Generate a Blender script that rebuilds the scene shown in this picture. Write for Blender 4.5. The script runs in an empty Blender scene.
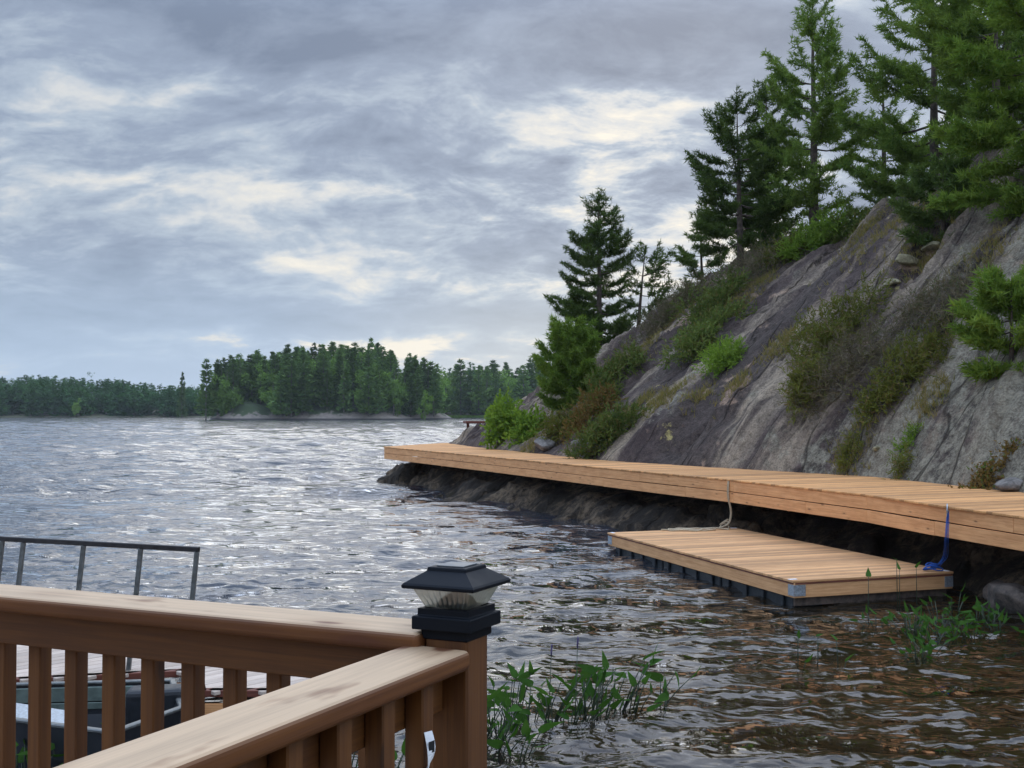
import bpy, bmesh, math, random
import numpy as np
from mathutils import Vector, Matrix

# ---------------------------------------------------------------- camera, sky, sun, exposure
scene = bpy.context.scene
COL = scene.collection
F, HORIZON, EYE = 1130.0, 411.0, 3.0          # focal length in pixels, horizon row, eye height over the lake
cam_d = bpy.data.cameras.new('camera')
cam = bpy.data.objects.new('camera', cam_d)
COL.objects.link(cam)
cam_d.sensor_width = 36.0
cam_d.lens = F / 1024 * 36.0
cam_d.clip_start, cam_d.clip_end = 0.05, 5000
cam.location = (0, 0, EYE)
cam.rotation_euler = (math.radians(90) + math.atan((HORIZON - 384) / F), 0, 0)
scene.camera = cam

SUN_AZ, SUN_EL = math.radians(9), math.radians(24)      # behind the cloud, ahead and a little to the right
sun_dir = Vector((math.sin(SUN_AZ) * math.cos(SUN_EL), math.cos(SUN_AZ) * math.cos(SUN_EL), math.sin(SUN_EL)))
sd = bpy.data.lights.new('sun', 'SUN')
sd.energy, sd.angle, sd.color = 0.5, math.radians(60), (1.0, 0.93, 0.82)
sun = bpy.data.objects.new('sun', sd)
COL.objects.link(sun)
sun.rotation_euler = sun_dir.to_track_quat('Z', 'Y').to_euler()

scene.view_settings.view_transform = 'Standard'
scene.view_settings.look = 'None'
scene.view_settings.gamma = 1
scene.view_settings.exposure = 0.25
scene.view_settings.use_curve_mapping = False


class NT:
    """small helper to write node trees"""
    def __init__(self, tree):
        self.t = tree
        self.t.nodes.clear()

    def n(self, typ, **kw):
        nd = self.t.nodes.new(typ)
        for k, v in kw.items():
            setattr(nd, k, v)
        return nd

    def link(self, a, b):
        self.t.links.new(a, b)

    def _set(self, sock, v):
        if isinstance(v, bpy.types.NodeSocket):
            self.link(v, sock)
        elif v is not None:
            if hasattr(sock.default_value, '__len__') and not hasattr(v, '__len__'):
                v = (v,) * len(sock.default_value)
            if hasattr(v, '__len__') and len(v) == 3 and len(sock.default_value) == 4:
                v = (*v, 1)
            sock.default_value = v

    def math(self, op, a, b=None, c=None, clamp=False):
        nd = self.n('ShaderNodeMath', operation=op, use_clamp=clamp)
        for i, v in enumerate((a, b, c)):
            if v is not None:
                self._set(nd.inputs[i], v)
        return nd.outputs[0]

    def vmath(self, op, a, b=None, scale=None):
        nd = self.n('ShaderNodeVectorMath', operation=op)
        self._set(nd.inputs[0], a)
        if b is not None:
            self._set(nd.inputs[1], b)
        if scale is not None:
            self._set(nd.inputs['Scale'], scale)
        return nd.outputs['Value'] if op in ('DOT_PRODUCT', 'LENGTH') else nd.outputs['Vector']

    def mix(self, f, a, b, mode='MIX'):
        nd = self.n('ShaderNodeMix', data_type='RGBA', blend_type=mode)
        nd.clamp_factor = True
        self._set(nd.inputs[0], f)
        self._set(nd.inputs[6], a)
        self._set(nd.inputs[7], b)
        return nd.outputs[2]

    def ramp(self, f, stops, interp='LINEAR'):
        nd = self.n('ShaderNodeValToRGB')
        cr = nd.color_ramp
        cr.interpolation = interp
        while len(cr.elements) < len(stops):
            cr.elements.new(0.5)
        for e, (p, c) in zip(cr.elements, stops):
            e.position = p
            c = (c, c, c) if not hasattr(c, '__len__') else c
            e.color = (*c, 1)
        self._set(nd.inputs[0], f)
        return nd.outputs[0]

    def noise(self, vec, scale=1.0, detail=4, rough=0.55, dist=0.0, out='Fac'):
        nd = self.n('ShaderNodeTexNoise')
        self._set(nd.inputs['Vector'], vec)
        nd.inputs['Scale'].default_value = scale
        nd.inputs['Detail'].default_value = detail
        nd.inputs['Roughness'].default_value = rough
        nd.inputs['Distortion'].default_value = dist
        return nd.outputs[0 if out == 'Fac' else 1]

    def mapping(self, vec, loc=(0, 0, 0), rot=(0, 0, 0), scale=(1, 1, 1)):
        nd = self.n('ShaderNodeMapping')
        self._set(nd.inputs[0], vec)
        nd.inputs[1].default_value = loc
        nd.inputs[2].default_value = rot
        nd.inputs[3].default_value = scale
        return nd.outputs[0]

    def maprange(self, v, a, b, c=0.0, d=1.0, smooth=True):
        nd = self.n('ShaderNodeMapRange')
        nd.interpolation_type = 'SMOOTHSTEP' if smooth else 'LINEAR'
        self._set(nd.inputs[0], v)
        for i, x in enumerate((a, b, c, d)):
            nd.inputs[i + 1].default_value = x
        return nd.outputs[0]


def pix_dir(px, py):
    return Vector(((px - 512) / F, 1.0, (HORIZON - py) / F)).normalized()


world = bpy.data.worlds.new('World')
scene.world = world
world.use_nodes = True
w = NT(world.node_tree)
gen = w.n('ShaderNodeTexCoord').outputs['Generated']
sep = w.n('ShaderNodeSeparateXYZ')
w.link(gen, sep.inputs[0])
dx, dy, dz = sep.outputs
zc = w.math('ADD', w.math('MAXIMUM', dz, 0.0), 0.38)
comb = w.n('ShaderNodeCombineXYZ')
w.link(w.math('DIVIDE', dx, zc), comb.inputs[0])
w.link(w.math('DIVIDE', dy, zc), comb.inputs[1])
plane = comb.outputs[0]                                   # where the view ray meets the cloud layer
warp = w.vmath('SCALE', w.vmath('SUBTRACT', w.noise(plane, 1.1, 4, 0.55, out='Color'), (0.5, 0.5, 0.5)), scale=0.8)
pw = w.vmath('ADD', plane, warp)
nA = w.noise(w.mapping(pw, (3.1, 1.7, 0.3), (0, 0, math.radians(-32)), (0.8, 1.2, 1)), 1.8, 4, 0.5)
nB = w.noise(w.mapping(pw, (8.3, 4.1, 2.0), (0, 0, math.radians(-30)), (0.8, 1.7, 1)), 3.6, 8, 0.6, 0.2)
nC = w.noise(w.mapping(plane, (1.3, 9.1, 5.0), (0, 0, math.radians(-20)), (0.9, 1.3, 1)), 9.0, 8, 0.64, 0.25)
m = w.math('ADD', w.math('MULTIPLY', nA, 0.40), w.math('ADD', w.math('MULTIPLY', nB, 0.37), w.math('MULTIPLY', nC, 0.23)))


def lobe(px, py, sx, sy, amp):
    """a patch of thinner cloud round one direction of the sky"""
    d0 = pix_dir(px, py)
    ax = Vector((d0.y, -d0.x, 0)).normalized()
    ay = ax.cross(d0)
    a = w.math('MULTIPLY', w.vmath('DOT_PRODUCT', gen, tuple(ax)), F / sx)
    b = w.math('MULTIPLY', w.vmath('DOT_PRODUCT', gen, tuple(ay)), F / sy)
    r2 = w.math('ADD', w.math('MULTIPLY', a, a), w.math('MULTIPLY', b, b))
    front = w.math('GREATER_THAN', dy, 0.0)
    return w.math('MULTIPLY', w.math('MULTIPLY', w.math('EXPONENT', w.math('MULTIPLY', r2, -0.5)), amp), front)


lobes = [(565, 150, 95, 45, 0.17), (655, 95, 55, 24, 0.18), (600, 165, 25, 40, 0.10), (500, 215, 60, 30, 0.05), (665, 265, 80, 30, 0.13), (560, 285, 120, 13, 0.22), (430, 350, 140, 9, 0.36), (340, 255, 50, 7, 0.05), (640, 205, 70, 40, 0.12), (330, 190, 90, 9, 0.06), (170, 182, 60, 8, 0.05),
         (340, 195, 90, 14, 0.03), (200, 180, 70, 10, 0.03), (300, 90, 60, 18, 0.04), (220, 230, 150, 40, -0.06),
         (430, 335, 120, 8, 0.07), (870, 230, 160, 70, 0.16),
         (250, 40, 260, 45, -0.05), (680, 30, 160, 30, -0.06), (470, 190, 50, 30, -0.03), (60, 110, 120, 50, -0.02), (120, 255, 120, 14, 0.03), (120, 340, 200, 40, -0.02), (480, 315, 120, 10, -0.05)]
acc = w.math('ADD', w.math('MULTIPLY', w.math('SUBTRACT', m, 0.5), 1.8), 0.478)
brk_ = w.maprange(w.math('ADD', w.math('MULTIPLY', nB, 0.5), w.math('MULTIPLY', nC, 0.5)), 0.36, 0.64, 0.10, 1.25, smooth=False)
for L in lobes:
    v_ = lobe(*L)
    acc = w.math('ADD', acc, w.math('MULTIPLY', v_, brk_) if L[4] > 0 else v_)
cloud = w.ramp(acc, [(0.26, (0.20, 0.255, 0.36)), (0.45, (0.325, 0.395, 0.52)), (0.53, (0.455, 0.535, 0.64)),
                     (0.60, (0.67, 0.70, 0.73)), (0.76, (0.98, 0.92, 0.80))])
# low sky: clear pale blue behind the cloud, thinning it
low = w.maprange(dz, 0.0, 0.17, 0.95, 0.0)
lowcol = w.mix(w.maprange(dx, -0.25, 0.05), (0.455, 0.60, 0.80), (0.60, 0.67, 0.73))
cloud = w.mix(w.math('MULTIPLY', low, w.maprange(acc, 0.55, 0.68, 1.0, 0.12)), cloud, lowcol)
# unseen overcast overhead and behind the viewer, given extra brightness to light the ground
up = w.math('MULTIPLY', w.maprange(dz, 0.31, 0.47, 1.0, 2.6), w.maprange(dz, 0.5, 0.9, 1.0, 1.6))
back = w.maprange(dy, 0.15, -0.5, 1.0, 2.2)
gain = w.math('MAXIMUM', up, back)
cloud = w.vmath('MULTIPLY', w.vmath('SCALE', cloud, scale=gain), w.mix(w.maprange(gain, 1.0, 1.6), (1, 1, 1), (0.96, 1.0, 1.06)))
sky = w.n('ShaderNodeTexSky', sky_type='NISHITA')
sky.sun_disc = False
sky.sun_elevation, sky.sun_rotation = SUN_EL, SUN_AZ
bg_sky = w.n('ShaderNodeBackground')
w.link(sky.outputs[0], bg_sky.inputs[0])
bg_sky.inputs[1].default_value = 0.06
bg_cloud = w.n('ShaderNodeBackground')
w.link(cloud, bg_cloud.inputs[0])
bg_cloud.inputs[1].default_value = 0.86
mx = w.n('ShaderNodeMixShader')
mx.inputs[0].default_value = 0.93
w.link(bg_sky.outputs[0], mx.inputs[1])
w.link(bg_cloud.outputs[0], mx.inputs[2])
w.link(mx.outputs[0], w.n('ShaderNodeOutputWorld').inputs[0])

scene.cycles.max_bounces = 8
scene.cycles.transparent_max_bounces = 16
scene.cycles.sample_clamp_indirect = 6

rng = np.random.default_rng(11)
random.seed(5)


def at(px, py, z):
    Y = (EYE - z) * F / (py - HORIZON)
    return Vector(((px - 512) / F * Y, Y, z))


# ---------------------------------------------------------------- mesh helpers
def tag(o, label=None, cat=None, group=None, kind=None):
    if label: o['label'] = label
    if cat: o['category'] = cat
    if group: o['group'] = group
    if kind: o['kind'] = kind
    return o


def empty(name, loc, label=None, cat=None, group=None):
    o = bpy.data.objects.new(name, None)
    COL.objects.link(o)
    o.location = loc
    o.empty_display_size = 0.2
    return tag(o, label, cat, group)


def link_mesh(name, me, mat, parent=None, smooth=False):
    o = bpy.data.objects.new(name, me)
    COL.objects.link(o)
    if mat is not None and not me.materials:
        me.materials.append(mat)
    if smooth:
        me.polygons.foreach_set('use_smooth', np.ones(len(me.polygons), dtype=bool))
    if parent is not None:
        o.parent = parent
        o.matrix_parent_inverse = Matrix.Translation(-Vector(parent.location)) if parent.type == 'EMPTY' else Matrix.Identity(4)
    return o


def np_mesh(name, verts, faces):
    """faces: (n,3) or (n,4) int array"""
    me = bpy.data.meshes.new(name)
    verts = np.asarray(verts, dtype=np.float32)
    faces = np.asarray(faces, dtype=np.int32)
    k = faces.shape[1]
    me.vertices.add(len(verts))
    me.vertices.foreach_set('co', verts.ravel())
    me.loops.add(faces.size)
    me.loops.foreach_set('vertex_index', faces.ravel())
    me.polygons.add(len(faces))
    me.polygons.foreach_set('loop_start', np.arange(0, faces.size, k, dtype=np.int32))
    me.update(calc_edges=True)
    return me


class MB:
    """collects boards, tubes and prisms, then builds ONE mesh; wood gets its grain direction as UV"""
    def __init__(self):
        self.v, self.f, self.uv = [], [], []

    def _add(self, bm, uvfun):
        base = len(self.v)
        bm.verts.ensure_lookup_table()
        off = (random.uniform(0, 60), random.uniform(0, 60))
        for vv in bm.verts:
            self.v.append(tuple(vv.co))
        for fc in bm.faces:
            self.f.append([base + x.index for x in fc.verts])
            for x in fc.verts:
                a, b = uvfun(fc, x)
                self.uv.append((a + off[0], b + off[1]))

    def board(self, a, b, width, thick, up=(0, 0, 1), bevel=0.004, seg=1):
        """a plank from a to b; width across, thick along up"""
        a, b = Vector(a), Vector(b)
        x = (b - a)
        L = x.length
        x.normalize()
        z = Vector(up) - x * x.dot(Vector(up))
        z.normalize()
        y = z.cross(x)
        bm = bmesh.new()
        bmesh.ops.create_cube(bm, size=1)
        for vv in bm.verts:
            vv.co = Vector((vv.co.x * L, vv.co.y * width, vv.co.z * thick))
        if bevel > 0:
            bmesh.ops.bevel(bm, geom=bm.edges[:], offset=min(bevel, thick * 0.45, width * 0.45), segments=seg, affect='EDGES', profile=0.5)
        bm.normal_update()
        loc = {vv: vv.co.copy() for vv in bm.verts}
        M = Matrix((( x.x, y.x, z.x, 0), (x.y, y.y, z.y, 0), (x.z, y.z, z.z, 0), (0, 0, 0, 1)))
        mid = (a + b) / 2
        nrm = {fc: fc.normal.copy() for fc in bm.faces}
        bm.verts.index_update()
        for vv in bm.verts:
            vv.co = M @ vv.co + mid

        def uvf(fc, vv):
            n_, c = nrm[fc], loc[vv]
            if abs(n_.x) > 0.8:
                return c.z * 0.3, c.y
            return c.x, (c.y + c.z * 0.7 if abs(n_.z) >= abs(n_.y) else c.z + c.y * 0.7 + 3)
        self._add(bm, uvf)
        bm.free()

    def tube(self, pts, r, n=8, cap=True):
        pts = [Vector(p) for p in pts]
        rs = r if hasattr(r, '__len__') else [r] * len(pts)
        base = len(self.v)
        prev = None
        for i, p in enumerate(pts):
            tdir = (pts[min(i + 1, len(pts) - 1)] - pts[max(i - 1, 0)]).normalized()
            if prev is None:
                s = tdir.cross(Vector((0, 0, 1)))
                if s.length < 0.1:
                    s = tdir.cross(Vector((1, 0, 0)))
            else:
                s = prev - tdir * prev.dot(tdir)
            s.normalize()
            prev = s
            q = tdir.cross(s)
            for k in range(n):
                a = 2 * math.pi * k / n
                self.v.append(tuple(p + (s * math.cos(a) + q * math.sin(a)) * rs[i]))
        for i in range(len(pts) - 1):
            for k in range(n):
                k2 = (k + 1) % n
                self.f.append([base + i * n + k, base + i * n + k2, base + (i + 1) * n + k2, base + (i + 1) * n + k])
                for (ii, kk) in ((i, k), (i, k + 1), (i + 1, k + 1), (i + 1, k)):
                    self.uv.append((ii * 0.2, kk / n * 0.3))
        if cap:
            for i, rev in ((0, True), (len(pts) - 1, False)):
                fc = [base + i * n + k for k in range(n)]
                self.f.append(fc[::-1] if rev else fc)
                self.uv += [(0, 0)] * n

    def prism(self, rings):
        """rings: list of equal-length closed loops of points, skinned and capped"""
        base = len(self.v)
        n = len(rings[0])
        for r in rings:
            self.v += [tuple(p) for p in r]
        for i in range(len(rings) - 1):
            for k in range(n):
                k2 = (k + 1) % n
                self.f.append([base + i * n + k, base + i * n + k2, base + (i + 1) * n + k2, base + (i + 1) * n + k])
                self.uv += [(k, i), (k + 1, i), (k + 1, i + 1), (k, i + 1)]
        for i, rev in ((0, True), (len(rings) - 1, False)):
            fc = [base + i * n + k for k in range(n)]
            self.f.append(fc[::-1] if rev else fc)
            self.uv += [(0, 0)] * n

    def build(self, name, mat, parent=None, smooth=False):
        me = bpy.data.meshes.new(name)
        me.from_pydata(self.v, [], self.f)
        uvl = me.uv_layers.new(name='UVMap')
        uvl.data.foreach_set('uv', np.asarray(self.uv, dtype=np.float32).ravel())
        me.update()
        return link_mesh(name, me, mat, parent, smooth)


# ---------------------------------------------------------------- numpy noise
def _h(ix, iy, seed):
    h = (ix.astype(np.int64) * 374761393 + iy.astype(np.int64) * 668265263 + int(seed) * 974634077) & 0xFFFFFFFF
    h = ((h ^ (h >> 13)) * 1274126177) & 0xFFFFFFFF
    return ((h ^ (h >> 16)) & 0xFFFFFF) / float(0xFFFFFF)


def vnoise(x, y, seed=0):
    x, y = np.asarray(x, float), np.asarray(y, float)
    ix, iy = np.floor(x), np.floor(y)
    fx, fy = x - ix, y - iy
    fx, fy = fx * fx * fx * (fx * (fx * 6 - 15) + 10), fy * fy * fy * (fy * (fy * 6 - 15) + 10)
    a, b = _h(ix, iy, seed), _h(ix + 1, iy, seed)
    c, d = _h(ix, iy + 1, seed), _h(ix + 1, iy + 1, seed)
    return (a + (b - a) * fx) * (1 - fy) + (c + (d - c) * fx) * fy


def fbm(x, y, oct=4, seed=0, gain=0.5):
    s, a, tot = 0, 1.0, 0
    for i in range(oct):
        s = s + a * (vnoise(x * 2 ** i + 17.3 * i, y * 2 ** i - 9.1 * i, seed + i) - 0.5)
        tot += a
        a *= gain
    return s / tot * 2


def sstep(a, b, x):
    t = np.clip((x - a) / (b - a), 0, 1)
    return t * t * (3 - 2 * t)


# ---------------------------------------------------------------- materials
def new_mat(name):
    mt = bpy.data.materials.new(name)
    mt.use_nodes = True
    return mt, NT(mt.node_tree)


def principled(nt, col, rough=0.7, normal=None, **kw):
    p = nt.n('ShaderNodeBsdfPrincipled')
    nt._set(p.inputs['Base Color'], col)
    nt._set(p.inputs['Roughness'], rough)
    for k, v in kw.items():
        nt._set(p.inputs[k], v)
    if normal is not None:
        nt.link(normal, p.inputs['Normal'])
    nt.link(p.outputs[0], nt.n('ShaderNodeOutputMaterial').inputs[0])
    return p


def bump(nt, h, strength=0.3, dist=0.01):
    b = nt.n('ShaderNodeBump')
    b.inputs['Strength'].default_value = strength
    b.inputs['Distance'].default_value = dist
    nt.link(h, b.inputs['Height'])
    return b.outputs[0]


def wood(name, light, dark, knot=(0.12, 0.05, 0.02), vary=0.25, rough=0.7, weather=None, knots=0.07, kscale=(2.3, 7.5, 1)):
    mt, nt = new_mat(name)
    uv = nt.n('ShaderNodeUVMap').outputs[0]
    geo = nt.n('ShaderNodeNewGeometry')
    g1 = nt.noise(nt.mapping(uv, scale=(1.2, 28, 1)), 1.0, 5, 0.6, 0.6)
    g2 = nt.noise(nt.mapping(uv, scale=(3.0, 110, 1)), 1.0, 3, 0.5)
    blot = nt.noise(nt.mapping(uv, scale=(2.2, 5, 1)), 1.0, 4, 0.6)
    g3 = nt.noise(nt.mapping(uv, scale=(7, 300, 1)), 1.0, 2, 0.6)
    g = nt.math('ADD', nt.math('MULTIPLY', g1, 0.5), nt.math('ADD', nt.math('MULTIPLY', g2, 0.3), nt.math('MULTIPLY', g3, 0.2)))
    col = nt.mix(nt.maprange(g, 0.36, 0.64), dark, light)
    col = nt.mix(nt.maprange(blot, 0.35, 0.7, 0.0, 0.5), col, nt.mix(1.0, col, (0.72, 0.66, 0.6), 'MULTIPLY'))
    rnd = geo.outputs['Random Per Island']
    lo, hi = 1 - vary, 1 + vary * 0.5
    sc = nt.maprange(rnd, 0, 1, lo, hi, smooth=False)
    col = nt.vmath('SCALE', col, scale=sc)
    vo = nt.n('ShaderNodeTexVoronoi', feature='F1')
    nt._set(vo.inputs['Vector'], nt.mapping(uv, scale=kscale))
    vo.inputs['Scale'].default_value = 1.0
    kd = nt.math('ADD', vo.outputs['Distance'], nt.math('MULTIPLY', nt.math('SUBTRACT', g1, 0.5), 0.12))
    km = nt.math('ADD', nt.maprange(kd, knots * 0.75, knots * 1.15, 0.62, 0.0), nt.maprange(kd, knots * 0.8, knots * 2.6, 0.25, 0.0))
    col = nt.mix(km, col, knot)
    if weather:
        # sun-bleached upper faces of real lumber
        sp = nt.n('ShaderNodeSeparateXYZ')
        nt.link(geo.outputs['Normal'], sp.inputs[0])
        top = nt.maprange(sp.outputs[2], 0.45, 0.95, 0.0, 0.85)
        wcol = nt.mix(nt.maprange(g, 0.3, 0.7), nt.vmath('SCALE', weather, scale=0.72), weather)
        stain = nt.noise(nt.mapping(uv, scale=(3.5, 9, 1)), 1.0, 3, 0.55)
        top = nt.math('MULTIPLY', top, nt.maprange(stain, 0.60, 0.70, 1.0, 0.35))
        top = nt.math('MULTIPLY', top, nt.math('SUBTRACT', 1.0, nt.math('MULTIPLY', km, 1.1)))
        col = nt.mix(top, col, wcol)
    principled(nt, col, rough, bump(nt, g, 0.35, 0.002))
    return mt


def plain(name, col, rough=0.5, metallic=0.0, var=0.12, scale=20, **kw):
    mt, nt = new_mat(name)
    co = nt.n('ShaderNodeTexCoord').outputs['Object']
    nz = nt.noise(co, scale, 4, 0.6)
    c = nt.vmath('SCALE', col, scale=nt.maprange(nz, 0.3, 0.7, 1 - var, 1 + var))
    principled(nt, c, nt.maprange(nz, 0.3, 0.7, max(rough - 0.08, 0.02), min(rough + 0.1, 1)), bump(nt, nz, 0.08, 0.003), Metallic=metallic, **kw)
    return mt


def leafmat(name, a, b, trans=0.3, clump=1.0, extra=None, spread=0.2):
    """leaf faces: each face its own shade between a and b; light also passes through"""
    mt, nt = new_mat(name)
    geo = nt.n('ShaderNodeNewGeometry')
    co = nt.n('ShaderNodeTexCoord').outputs['Object']
    oi = nt.n('ShaderNodeObjectInfo')
    cl = nt.noise(co, clump, 3, 0.6)
    f = nt.math('ADD', nt.math('MULTIPLY', geo.outputs['Random Per Island'], 0.55), nt.math('MULTIPLY', nt.maprange(cl, 0.3, 0.7), 0.45))
    col = nt.mix(f, a, b)
    if extra:
        col = nt.mix(nt.maprange(geo.outputs['Random Per Island'], 0.84, 0.86, 0, 0.85, smooth=False), col, extra)
    col = nt.vmath('SCALE', col, scale=nt.maprange(oi.outputs['Random'], 0, 1, 1 - spread, 1 + spread, smooth=False))
    d = nt.n('ShaderNodeBsdfDiffuse')
    nt.link(col, d.inputs[0])
    tr = nt.n('ShaderNodeBsdfTranslucent')
    nt.link(nt.vmath('SCALE', nt.vmath('MULTIPLY', col, (1.1, 1.15, 0.6)), scale=1.1), tr.inputs[0])
    ms = nt.n('ShaderNodeMixShader')
    ms.inputs[0].default_value = trans
    nt.link(d.outputs[0], ms.inputs[1])
    nt.link(tr.outputs[0], ms.inputs[2])
    nt.link(ms.outputs[0], nt.n('ShaderNodeOutputMaterial').inputs[0])
    return mt


M = {}
M['walk_wood'] = wood('cedar_boardwalk', (0.77, 0.402, 0.158), (0.57, 0.26, 0.085), (0.22, 0.085, 0.025), 0.42, 0.75, knots=0.07)
M['walk_side'] = wood('cedar_fascia', (0.83, 0.425, 0.182), (0.63, 0.278, 0.100), (0.20, 0.08, 0.03), 0.28, 0.75, knots=0.10)
M['dock_wood'] = wood('cedar_float', (0.75, 0.42, 0.198), (0.55, 0.275, 0.108), (0.2, 0.08, 0.03), 0.36, 0.75, knots=0.03)
M['red_edge'] = wood('red_brown_lumber', (0.20, 0.055, 0.03), (0.10, 0.025, 0.015), (0.05, 0.02, 0.01), 0.3, 0.7)
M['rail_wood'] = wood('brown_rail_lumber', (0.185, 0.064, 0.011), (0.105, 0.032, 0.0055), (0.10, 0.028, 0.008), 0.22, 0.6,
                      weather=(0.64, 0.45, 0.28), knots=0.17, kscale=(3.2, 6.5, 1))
M['post_wood'] = wood('brown_post_lumber', (0.165, 0.060, 0.010), (0.095, 0.031, 0.005), (0.04, 0.014, 0.005), 0.15, 0.6, knots=0.12, kscale=(3.0, 7.0, 1))
M['grey_wood'] = wood('bleached_dock_lumber', (0.66, 0.54, 0.45), (0.48, 0.38, 0.31), (0.3, 0.2, 0.15), 0.2, 0.8, knots=0.03)
M['galv'] = plain('galvanised_steel', (0.42, 0.46, 0.50), 0.42, 0.75, 0.25, 40)
M['float'] = plain('dark_float_plastic', (0.012, 0.016, 0.020), 0.4, 0, 0.2, 12)
M['black'] = plain('black_plastic', (0.010, 0.012, 0.016), 0.5, 0, 0.2, 15)
M['navy'] = plain('navy_black_paint', (0.006, 0.008, 0.012), 0.5, 0, 0.10, 6, **{'Specular IOR Level': 0.14})
M['solar'] = plain('solar_cell', (0.10, 0.11, 0.12), 0.4, 0, 0.1, 30)
M['alu'] = plain('weathered_aluminium', (0.15, 0.19, 0.165), 0.5, 0.35, 0.2, 9)
M['alu_light'] = plain('bright_aluminium', (0.62, 0.64, 0.66), 0.35, 0.6, 0.15, 12)
M['rail_metal'] = plain('dark_bronze_metal', (0.040, 0.036, 0.036), 0.4, 0.5, 0.2, 20)
M['rail_post'] = plain('grey_rail_metal', (0.16, 0.165, 0.16), 0.4, 0.6, 0.2, 20)
M['white'] = plain('white_paint', (0.75, 0.76, 0.78), 0.5, 0, 0.08, 30)
M['tan_rope'] = plain('tan_rope', (0.42, 0.34, 0.23), 0.9, 0, 0.3, 60)
M['blue_rope'] = plain('blue_rope', (0.010, 0.075, 0.33), 0.7, 0, 0.35, 60)
M['bark'] = plain('pine_bark', (0.085, 0.062, 0.048), 0.95, 0, 0.45, 9)
M['far_bark'] = plain('far_bark', (0.10, 0.085, 0.07), 0.95, 0, 0.3, 2)
M['twig'] = plain('dead_twig', (0.15, 0.12, 0.10), 0.95, 0, 0.35, 6)
M['pine_dark'] = leafmat('pine_needles_dark', (0.051, 0.088, 0.030), (0.129, 0.176, 0.049), 0.28, 0.8)
M['pine_mid'] = leafmat('pine_needles_green', (0.073, 0.130, 0.033), (0.197, 0.261, 0.060), 0.32, 0.7)
M['pine_light'] = leafmat('pine_needles_light', (0.086, 0.159, 0.031), (0.212, 0.285, 0.056), 0.35, 0.9)
M['bush_green'] = leafmat('fresh_leaves', (0.088, 0.161, 0.024), (0.222, 0.310, 0.055), 0.35, 3.0)
M['juniper'] = leafmat('juniper_needles', (0.069, 0.114, 0.032), (0.182, 0.207, 0.057), 0.25, 2.0, extra=(0.16, 0.13, 0.05))
M['olive'] = leafmat('olive_shrub', (0.093, 0.109, 0.026), (0.186, 0.190, 0.044), 0.25, 2.0, extra=(0.20, 0.14, 0.07))
M['rust_shrub'] = leafmat('rusty_shrub', (0.12, 0.075, 0.03), (0.20, 0.13, 0.045), 0.25, 2.5, extra=(0.08, 0.13, 0.03))
M['dead'] = leafmat('dead_brush', (0.10, 0.082, 0.052), (0.235, 0.19, 0.125), 0.1, 2.0, extra=(0.14, 0.155, 0.045))
M['heath'] = leafmat('heath_brush', (0.119, 0.105, 0.063), (0.224, 0.175, 0.119), 0.15, 2.0, extra=(0.08, 0.12, 0.035))
M['dry_grass'] = leafmat('dry_grass', (0.20, 0.16, 0.055), (0.36, 0.28, 0.11), 0.3, 1.5, extra=(0.12, 0.16, 0.04))
M['water_leaf'] = leafmat('water_plant_leaf', (0.035, 0.086, 0.018), (0.073, 0.151, 0.033), 0.35, 6.0)
M['water_stem'] = plain('water_plant_stem', (0.028, 0.042, 0.018), 0.5, 0, 0.3, 20)
M['flower'] = plain('violet_flower', (0.07, 0.05, 0.12), 0.7, 0, 0.2, 60)
M['far_pine'] = leafmat('far_pine', (0.053, 0.113, 0.036), (0.151, 0.224, 0.058), 0.22, 0.12, spread=0.38)
M['far_leaf'] = leafmat('far_broadleaf', (0.079, 0.154, 0.033), (0.177, 0.278, 0.057), 0.25, 0.12, spread=0.35)
M['far_lime'] = leafmat('far_lime_leaf', (0.10, 0.19, 0.03), (0.18, 0.28, 0.05), 0.3, 0.12)
M['forest'] = leafmat('far_shore_forest', (0.031, 0.087, 0.036), (0.081, 0.161, 0.055), 0.2, 0.03)

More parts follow.
